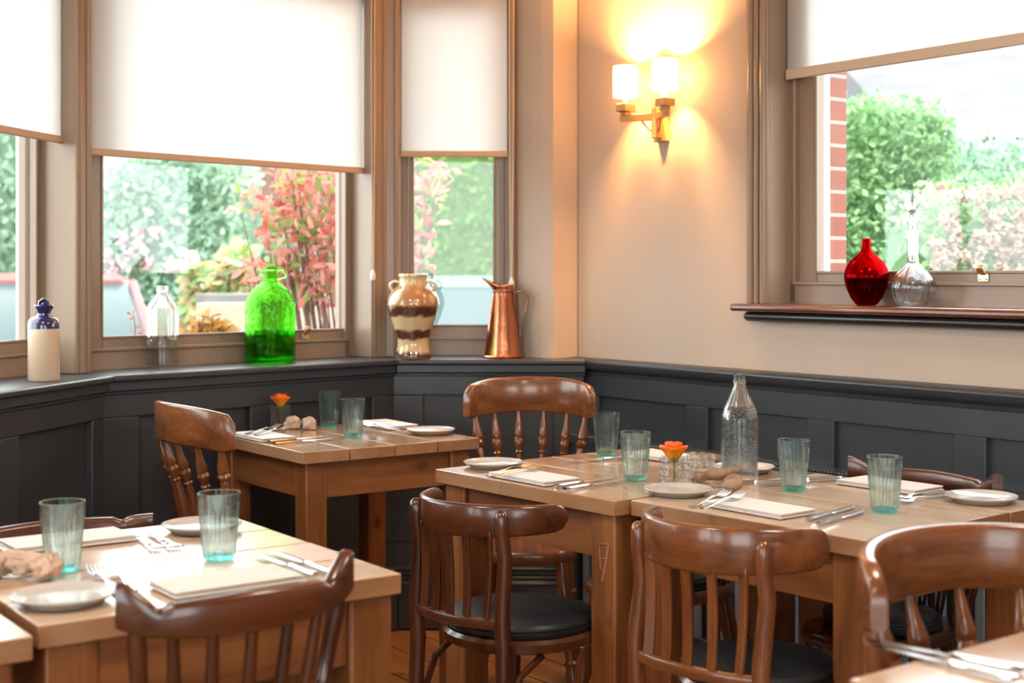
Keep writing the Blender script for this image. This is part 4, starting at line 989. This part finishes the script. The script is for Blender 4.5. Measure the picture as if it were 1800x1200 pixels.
# copper jug
e = empty('copper_jug', bay(W3, 884, .115), 0); tag(e, 'tall tapering copper jug with spout and curved handle', 'jug')
mb = MB(); rs = []
for (r, z) in [(.072, 0), (.073, .004), (.068, .008), (.067, .012), (.0645, .03), (.060, .07), (.054, .12), (.047, .17), (.041, .21), (.0375, .236), (.0365, .240)]:
    rs.append([(r*math.cos(a), r*math.sin(a), z) for a in [2*PI*i/40 for i in range(40)]])
for (r, z, k) in [(.037, .246, .0), (.038, .255, .35), (.040, .263, .8)]:
    g_ = []
    for i in range(40):
        a = 2*PI*i/40; f = max(0, math.cos(a-PI))**3
        g_.append(((r+k*.048*f)*math.cos(a), r*(1-.25*k*f)*math.sin(a), z+k*.032*f))
    rs.append(g_)
mb.rings(rs, caps=False)
o = mb.build('body', MT['copper'], e); so = o.modifiers.new('th', 'SOLIDIFY'); so.thickness = .0015
mb = MB(); mb.lathe([(.0372, .232), (.0388, .235), (.0388, .240), (.0372, .243)], 40, caps=False); mb.build('collar', MT['copperdark'], e)
mb = MB(); mb.lathe([(.001, .002), (.069, .002), (.069, .005), (.001, .005)], 40, caps=False); mb.build('base_plate', MT['copperdark'], e)
mb = MB(); mb.tube([(.038, 0, .222), (.050, 0, .236), (.068, 0, .240), (.084, 0, .228), (.090, 0, .205), (.086, 0, .175), (.074, 0, .145), (.064, 0, .115), (.061, 0, .090), (.062, 0, .075)], [.004, .005, .006, .0065, .006, .0055, .005, .0045, .004, .005], 10, flat=(.7, 1.3), up=(1, 0, 0)); mb.build('handle', MT['copperdark'], e)
# red vase and decanter on the right window board
def rb(px, off): return WR.P(WR.u(px, off), off, BZ+.0008)
e = empty('red_glass_vase', rb(1523, .012)); tag(e, 'round ruby red glass vase with narrow neck on the wooden window board', 'vase')
prof = [(.001, .004), (.026, 0), (.032, .004), (.045, .022), (.058, .052), (.0635, .080), (.060, .104), (.048, .126), (.030, .142), (.017, .154), (.0125, .166), (.0115, .192), (.0100, .1925), (.0095, .166), (.014, .152), (.028, .138), (.045, .124), (.0565, .103), (.060, .080), (.055, .054), (.042, .025), (.024, .010), (.001, .010)]
mb = MB(); mb.lathe(prof, 56, caps=False); mb.build('glass_body', MT['red'], e)
mb = MB(); mb.lathe([(.001, .0105), (.024, .0105), (.0415, .0255), (.0545, .0545), (.0592, .078), (.001, .078)], 48, caps=False); mb.build('liquid', MT['reddark'], e)
e = empty('cut_glass_decanter', rb(1605, .0)); tag(e, 'clear cut glass decanter with tall pointed stopper beside the red vase', 'decanter')
def mod(r, a, z):
    if r < .013: return r
    return r-.0032*abs(math.cos(8*a))*max(0, math.sin(min(1, z/.085)*PI))-.0010*abs(math.cos(8*a))*(1 if .09 < z < .18 else 0)
prof = [(.001, .004), (.036, 0), (.040, .004), (.052, .018), (.060, .038), (.0615, .056), (.056, .076), (.042, .094), (.026, .108), (.0165, .122), (.0135, .145), (.0130, .175), (.0145, .190), (.0185, .202), (.0235, .208), (.0235, .211), (.0115, .209), (.0105, .19), (.0100, .15), (.0140, .118), (.038, .09), (.050, .074), (.0545, .055), (.052, .036), (.044, .018), (.001, .014)]
mb = MB(); mb.lathe(prof, 96, caps=False, mod=mod); mb.build('glass_body', MT['cut'], e)
mb = MB(); mb.lathe([(.001, .192), (.008, .193), (.0102, .211), (.0085, .214), (.0075, .226), (.012, .236), (.022, .245), (.0245, .250), (.018, .258), (.010, .266), (.0085, .270), (.012, .280), (.0125, .288), (.0095, .299), (.004, .310), (.001, .316)], 16, caps=False); mb.build('stopper', MT['cut'], e, angle=10)
# ------------------------------------------------------------------ outdoors
GZ = -.25
mb = MB(); mb.box(-40, 40, 4.0, 70, GZ-.1, GZ); mb.box(-40, 40, -30, 4.0, GZ-.12, GZ-.02)
MT['road'] = pmat('pale_road', (.20, .19, .19), .9, var=(2, .08)); struct(mb.build('ground', MT['road']))
def leafmat(n, c, t=.35): return transl(n, c, t, tuple(min(1, x*1.2) for x in c), .5)
LG = [leafmat('leaf_a', (.20, .36, .16)), leafmat('leaf_b', (.30, .46, .22)), leafmat('leaf_c', (.12, .25, .11))]
LP = [leafmat('leaf_pale_a', (.30, .45, .33)), leafmat('leaf_pale_b', (.42, .56, .42)), leafmat('leaf_pale_c', (.18, .30, .20))]
LY = [leafmat('leaf_bright_a', (.13, .26, .045)), leafmat('leaf_bright_b', (.19, .33, .07)), leafmat('leaf_bright_c', (.10, .20, .04))]
LR = [leafmat('leaf_red_a', (.50, .16, .13), .45), leafmat('leaf_red_b', (.52, .24, .19), .45), leafmat('leaf_red_c', (.20, .28, .07), .45), leafmat('leaf_red_d', (.40, .09, .08), .4)]
LO = [leafmat('leaf_orange_a', (.42, .19, .05)), leafmat('leaf_orange_b', (.38, .24, .09)), leafmat('leaf_orange_c', (.24, .11, .05))]
PK = [leafmat('blossom_pink', (.66, .42, .48)), leafmat('blossom_blush', (.52, .40, .32))]
MT['twig'] = pmat('dark_twig', (.12, .05, .04), .7)
MT['grass'] = leafmat('dry_grass', (.50, .42, .22))
def leaf(mb, p, size, rnd, mat, asp=.42, nrm=None):
    d = Vector((rnd.gauss(0, 1), rnd.gauss(0, 1), rnd.gauss(0, 1)-.2)).normalized(); s = d.cross(Vector((rnd.gauss(0, 1), rnd.gauss(0, 1), rnd.gauss(0, 1)))).normalized(); n = d.cross(s)
    p = Vector(p); w = size*asp; v = [p, p+d*size*.33+s*w*.42+n*size*.05, p+d*size*.7+s*w*.38+n*size*.03, p+d*size-n*size*.06, p+d*size*.7-s*w*.38+n*size*.03, p+d*size*.33-s*w*.42+n*size*.05]
    b = len(mb.v); mb.v += [tuple(q) for q in v]; mb.f += [[b, b+1, b+2, b+3], [b, b+3, b+4, b+5]]; mb.m += [mat, mat]; mb.sm += [False, False]
def hedge(name, label, cat, x0, x1, y0, y1, h, mats, n, size, seed, topf=None, blooms=None, group=None, rz=0, origin=None):
    # local box with a lumpy leafy surface; topf(x) gives the height
    rnd = random.Random(seed); e = empty(name, (origin or ((x0+x1)/2, (y0+y1)/2, GZ)), rz); tag(e, label, cat, group)
    X, Y = (x1-x0)/2, (y1-y0)/2; tf = topf or (lambda x: h)
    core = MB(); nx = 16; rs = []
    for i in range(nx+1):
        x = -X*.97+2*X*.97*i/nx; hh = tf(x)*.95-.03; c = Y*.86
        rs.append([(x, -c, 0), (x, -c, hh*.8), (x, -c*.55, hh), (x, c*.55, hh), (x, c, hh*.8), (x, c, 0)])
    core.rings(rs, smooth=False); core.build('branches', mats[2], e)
    mb = MB()
    for k in range(n):
        x = rnd.uniform(-X, X); hh = tf(x); q = rnd.random()
        if q < .68: p = (x, -Y*rnd.uniform(.82, 1.05), hh*rnd.random()**.8)
        elif q < .92: p = (x, rnd.uniform(-Y, Y*.6), hh*rnd.uniform(.90, 1.04))
        else: p = (rnd.choice((-X, X))*rnd.uniform(.95, 1.03), rnd.uniform(-Y, Y), hh*rnd.random())
        leaf(mb, p, size*rnd.uniform(.6, 1.3), rnd, rnd.choice((0, 0, 1, 1, 2)), .55)
    mb.build('foliage', mats[:3], e)
    if blooms:
        for (x, z, r, m_) in blooms:
            b = MB()
            for k in range(40):
                v = Vector((rnd.gauss(0, 1), rnd.gauss(0, 1), rnd.gauss(0, 1))).normalized()*r*rnd.uniform(.6, 1); leaf(b, (x+v.x, -Y*1.03+v.y, z+v.z), r*.8, rnd, 0, .9)
            b.build('blossom', m_, e)
    return e
def zat(py, d): return H-(py-485)*d/F-GZ     # height above the outdoor ground
# garden behind the middle bay window
d = 14.2; xa, xb = at(60, d).x, at(420, d).x; rr = random.Random(11)
bl = [(at(px, d).x-(xa+xb)/2, zat(py, d), .058, PK[0]) for px, py in ((246, 410), (217, 422), (250, 434), (272, 408), (232, 447), (187, 450), (259, 459), (197, 472), (218, 462), (300, 470))]
hedge('hydrangea_bush', 'tall pale green garden shrub with round pink blooms behind the widest bay window', 'bush', xa, xb, d, d+1.6, 2.5, LP, 5200, .12, 3, topf=lambda x: 2.75+.15*math.sin(x*3)-.25*max(0, x-.4), blooms=bl)
d = 17.0; hedge('garden_tree', 'soft green tree in the distance behind the middle of the widest bay window', 'tree', at(380, d).x, at(475, d).x, d, d+1.2, 2, LG, 1500, .13, 5, topf=lambda x: 1.95+.2*math.sin(x*6))
d = 11.3; hedge('grass_border', 'border of dry pinkish grasses above the low garden kerb', 'plants', at(330, d).x, at(440, d).x, d, d+.5, .9, [MT['grass'], LG[1], PK[1]], 1800, .16, 6, topf=lambda x: zat(474, 11.3)+.08*math.sin(x*14))
MT['kerb'] = pmat('kerb_stone', (.16, .145, .135), .9, var=(6, .15)); MT['sand'] = pmat('sand_strip', (.30, .24, .18), .9)
d = 10.7; mb = MB(); mb.box(at(345, d).x, at(640, d).x, d, d+.35, GZ, GZ+zat(516, d)); o = mb.build('garden_wall', MT['kerb'], bevel=.01); tag(o, 'low grey garden wall seen through the widest bay window', 'wall')
mb = MB(); mb.box(at(345, 10.2).x, at(640, 10.2).x, 10.2, 10.6, GZ, GZ+zat(533, 10.2)); o = mb.build('pale_kerb', MT['sand'], bevel=.01); tag(o, 'pale kerb in front of the low grey garden wall', 'kerb')
# orange foliage close outside the window
rnd = random.Random(21); d = 5.75; e = empty('autumn_plant', at(370, d, GZ)); tag(e, 'low orange autumn foliage just outside the window between the clear bottle and green jug', 'plant')
mb = MB()
for k in range(170):
    px = rnd.gauss(370, 34); x = at(px, d).x-at(370, d).x; z = zat(592, d)+rnd.random()*(.10-.0022*abs(px-365)) ; leaf(mb, (x, rnd.uniform(-.06, .06), max(z, .9)), rnd.uniform(.04, .075), rnd, rnd.choice((0, 0, 1, 1, 2)), .6)
mb.build('foliage', LO, e)
mb = MB()
for k in range(12):
    x = -.16+.03*k; mb.tube([(x*.3, 0, 0), (x*.6, 0, .6), (x, 0, 1.25)], .005, 5)
mb.build('stem', MT['twig'], e)
rnd = random.Random(22); e = empty('climber_sprig', at(232, 5.2, GZ)); tag(e, 'thin sprig with small red leaves outside the glass left of the clear bottle', 'plant')
mb = MB(); mb.tube([(0, 0, 0), (0, 0, .9), (.012, 0, zat(575, 5.2)), (.004, 0, zat(550, 5.2)), (.012, 0, zat(540, 5.2))], [.004, .003, .002, .0015, .001], 5); mb.build('stem', MT['twig'], e)
mb = MB()
for (q, w) in ((540, .014), (553, -.002), (556, .012), (571, .012), (578, .016), (580, -.006), (584, .02)): leaf(mb, (w, 0, zat(q, 5.2)), .026, rnd, 0, .5)
mb.build('foliage', [LR[3]], e)
# red-leaved shrub standing across the corner of the bay
def shrub(label, d, blobs, nleaf, seed, root):
    rnd = random.Random(seed); c = at(root, d); e = empty('photinia_shrub', (c.x, c.y, GZ)); tag(e, label, 'bush', 'red-leaved shrubs outside the bay')
    st = MB(); fo = MB(); tw = []
    for (px, py, rx, ry, w) in blobs:
        q = Vector((at(px, d).x-c.x, 0, zat(py, d))); rx_, rz_ = rx*d/F, ry*d/F
        for j in range(int(4*w)+2):
            p = q+Vector((rnd.uniform(-rx_, rx_)*.8, rnd.uniform(-.18, .18), rnd.uniform(-rz_, rz_)*.8)); m_ = Vector((p.x*.5+rnd.uniform(-.05, .05), p.y*.4, p.z*.55+.1))
            st.tube([(0, 0, .0), tuple(m_), tuple(p)], [.016, .007, .002], 5); tw.append((q, rx_, rz_, w))
        for k in range(int(nleaf*w)):
            a, r_ = rnd.uniform(0, 2*PI), math.sqrt(rnd.random()); p = q+Vector((rx_*r_*math.cos(a), rnd.uniform(-.22, .22), rz_*r_*math.sin(a)))
            leaf(fo, p, rnd.uniform(.045, .095), rnd, rnd.choice((0, 0, 1, 1, 1, 2, 2, 3)), .40)
    st.build('stem', MT['twig'], e); fo.build('foliage', LR, e)
shrub('pink and red leaved shrub filling the right half of the widest bay window', 6.6, [(560, 350, 62, 75, 1.5), (575, 420, 55, 55, 1.1), (505, 390, 50, 50, .7), (470, 470, 55, 30, .5), (540, 480, 60, 35, .7), (585, 500, 40, 40, .5), (520, 320, 40, 30, .4), (445, 360, 26, 20, .15)], 210, 31, 590)
shrub('spray of pink leaves at the left side of the narrow bay window', 6.3, [(735, 330, 45, 60, .7), (765, 315, 40, 30, .35), (745, 400, 30, 40, .3), (735, 450, 18, 30, .2), (700, 380, 40, 80, .6)], 110, 33, 690)
# bright hedge behind the narrow window
d = 17.2; hedge('garden_hedge', 'bright green clipped hedge behind the narrow bay window', 'hedge', at(650, d).x, at(1010, d).x, d, d+1.2, 2.6, LY, 5200, .10, 8, topf=lambda x: 4.0)
# houses
MT['housebrick'] = brick('house_brick', (.15, .070, .050), (.18, .085, .062), (.20, .18, .16)); MT['slate'] = pmat('slate_roof', (.095, .088, .092), .8, var=(3, .15)); MT['render'] = pmat('white_render', (.26, .25, .24), .8)
MT['hglass'] = pmat('house_window_glass', (.25, .30, .33), .1)
def house(label, x0, x1, y0, y1, h, rh, wins, mat='housebrick', group='houses across the road'):
    e = empty('house', ((x0+x1)/2, (y0+y1)/2, GZ)); tag(e, label, 'house', group); X, Y = (x1-x0)/2, (y1-y0)/2
    mb = MB(); mb.box(-X, X, -Y, Y, 0, h); mb.build('wall', MT[mat], e)
    mb = MB(); o_ = .3; mb.profile_x([(-Y-o_, h), (-Y-o_, h+.06), (0, h+rh), (Y+o_, h+.06), (Y+o_, h)], -X-o_, X+o_); mb.build('roof', MT['slate'], e)
    mb = MB(); mb.box(-X-o_, X+o_, -Y-o_-.03, -Y-o_, h-.12, h+.08); mb.build('fascia', MT['render'], e)
    for (x, z, w, hh) in wins:
        mb = MB(); mb.box(x-w/2, x+w/2, -Y-.04, -Y+.05, z, z+hh); f = mb.build('window', MT['render'], e); g_ = MB()
        g_.box(x-w/2+.06, x-.03, -Y-.045, -Y-.041, z+.06, z+hh-.06); g_.box(x+.03, x+w/2-.06, -Y-.045, -Y-.041, z+.06, z+hh-.06); g_.build('pane', MT['hglass'], f)
    return e
d = 20; house('brick house behind the red-leaved shrub', at(455, d).x, at(640, d).x, d, d+5, 4.6, 2.2, [(-.2, 1.0, .8, 1.1), (.3, 3.0, .8, 1.0)])
d = 27; house('white rendered house far behind the garden of the widest bay window', at(120, d).x, at(452, d).x, d, d+5, 4.8, 1.6, [(-.6, .9, 1, 1.1), (.8, .9, 1, 1.1)], 'render')
# right-hand garden
d = 8.5; xa, xb = at(1440, d).x, at(1680, d).x
hedge('garden_hedge', 'tall green clipped hedge outside the right window beside the brick reveal', 'hedge', xa, xb, d, d+1.2, 2.4, LG, 9000, .055, 12, topf=lambda x: zat(188, 8.5)-.10*max(0, x)*1.2)
d = 8.6; xa, xb = at(1600, d).x, at(2000, d).x
hedge('garden_hedge', 'rounded green hedge outside the right window above the pale blossom', 'hedge', xa, xb, d+1.5, d+2.6, 2.2, LP, 8000, .06, 13, topf=lambda x: zat(215, 9.5)-.10*abs(math.sin(x*3.1)))
d = 6.6; xa, xb = at(1618, d).x, at(2000, d).x; rr = random.Random(77); xm = (xa+xb)/2
bl = [(at(rr.uniform(1640, 1830), d).x-xm, zat(rr.uniform(330, 470), d), rr.uniform(.022, .042), PK[1]) for k in range(75)]
hedge('blossom_bush', 'bush covered with pale peach blossom behind the cut glass decanter', 'bush', xa, xb, d, d+.8, 1.6, LG, 3600, .055, 14, topf=lambda x: zat(322, 6.6)-.22*max(0, -x-.18), blooms=bl)
d = 19; house('brick house with slate roof across the road outside the right window', at(1440, d).x, at(1640, d).x, d, d+5, zat(70, d), 1.8, [(-.2, 1.9, .5, .9)])
d = 13.5; e = house('low outbuilding with a long slate roof outside the right window', at(1600, d).x, at(1600, d).x+3.4, d, d+4.5, zat(225, d), 1.15, [])
# cars
def car(label, loc, rz, paint, L_=4.1, Wd=1.72, Hc=1.45):
    e = empty('car', loc, rz); tag(e, label, 'car', 'parked cars'); pm = pmat('car_paint', paint, .4, coat=.15)
    def shell(prof, wf):
        rs = []
        for (x, zl, zh, w) in prof:
            a = w/2; k = .10
            rs.append([(x, -a, zl), (x, -a*1.0, zl+(zh-zl)*.5), (x, -a+k*.4, zh-k*.5), (x, -a+k*1.6, zh), (x, a-k*1.6, zh), (x, a-k*.4, zh-k*.5), (x, a, zl+(zh-zl)*.5), (x, a, zl)])
        return rs
    mb = MB(); mb.rings(shell([(-L_/2, .35, .62, Wd*.82), (-L_/2+.06, .25, .80, Wd*.92), (-L_/2+.5, .22, .92, Wd), (-.3, .20, .98, Wd), (.9, .20, .97, Wd), (1.4, .22, .90, Wd), (L_/2-.15, .24, .78, Wd*.93), (L_/2, .32, .58, Wd*.80)], 0)); mb.build('body', pm, e)
    mb = MB(); rs = []
    for (x, z, w) in ((-1.75, .93, Wd*.86), (-1.35, Hc-.10, Wd*.74), (-.9, Hc-.01, Wd*.72), (-.1, Hc, Wd*.72), (.35, Hc-.05, Wd*.73), (1.15, .95, Wd*.86)):
        rs.append([(x, -w/2-.03, .90), (x, -w/2, min(z, Hc-.06)), (x, -w/2+.10, z), (x, w/2-.10, z), (x, w/2, min(z, Hc-.06)), (x, w/2+.03, .90)])
    mb.rings(rs); mb.build('cabin', MT['carglass'], e)
    mb = MB(); mb.rings([[(x, -w/2, z-.03), (x, -w/2+.1, z+.012), (x, w/2-.1, z+.012), (x, w/2, z-.03)] for x, z, w in ((-1.36, Hc-.10, Wd*.72), (-.9, Hc-.005, Wd*.72), (-.1, Hc+.005, Wd*.72), (.36, Hc-.05, Wd*.72))])
    for s_ in (-1, 1):
        for pts in ([(-1.72, s_*(Wd*.43), .93), (-1.36, s_*Wd*.372, Hc-.11)], [(1.14, s_*Wd*.43, .95), (.36, s_*Wd*.366, Hc-.06)], [(-.35, s_*(Wd*.455), .93), (-.38, s_*Wd*.37, Hc-.05)]): mb.tube(pts, .035, 6)
    mb.build('roof', pm, e)
    for x in (-1.25, 1.28):
        for s_ in (-1, 1):
            w = MB(); w.M = Matrix.Translation((x, s_*(Wd/2-.09), .31)) @ Matrix.Rotation(PI/2, 4, 'X'); w.lathe([(.05, -.10), (.22, -.10), (.30, -.09), (.31, -.05), (.31, .05), (.30, .09), (.22, .10), (.20, .08), (.05, .08)], 28); w.build('wheel', MT['tyre'], e)
    return e
MT['carglass'] = pmat('car_glass', (.05, .075, .075), .2, spec=.15); MT['tyre'] = pmat('tyre', (.03, .03, .03), .7)
c = at(900, 8.4); car('dark green car outside the narrow bay window', (at(806, 14).x, 14.4, GZ), math.radians(97), (.05, .09, .08), Hc=zat(487, 14))
car('red car with pale windscreen at the left of the widest bay window', (at(92, 11.6).x, 11.6, GZ), math.radians(-72), (.36, .05, .05), Hc=zat(484, 11.6))
# left window view
d = 15.5; hedge('garden_hedge', 'pale green shrubbery outside the leftmost window', 'hedge', at(-420, d).x, at(55, d).x, d+1.0, d+2.4, 3.2, LP, 6000, .15, 41, topf=lambda x: 4.6)
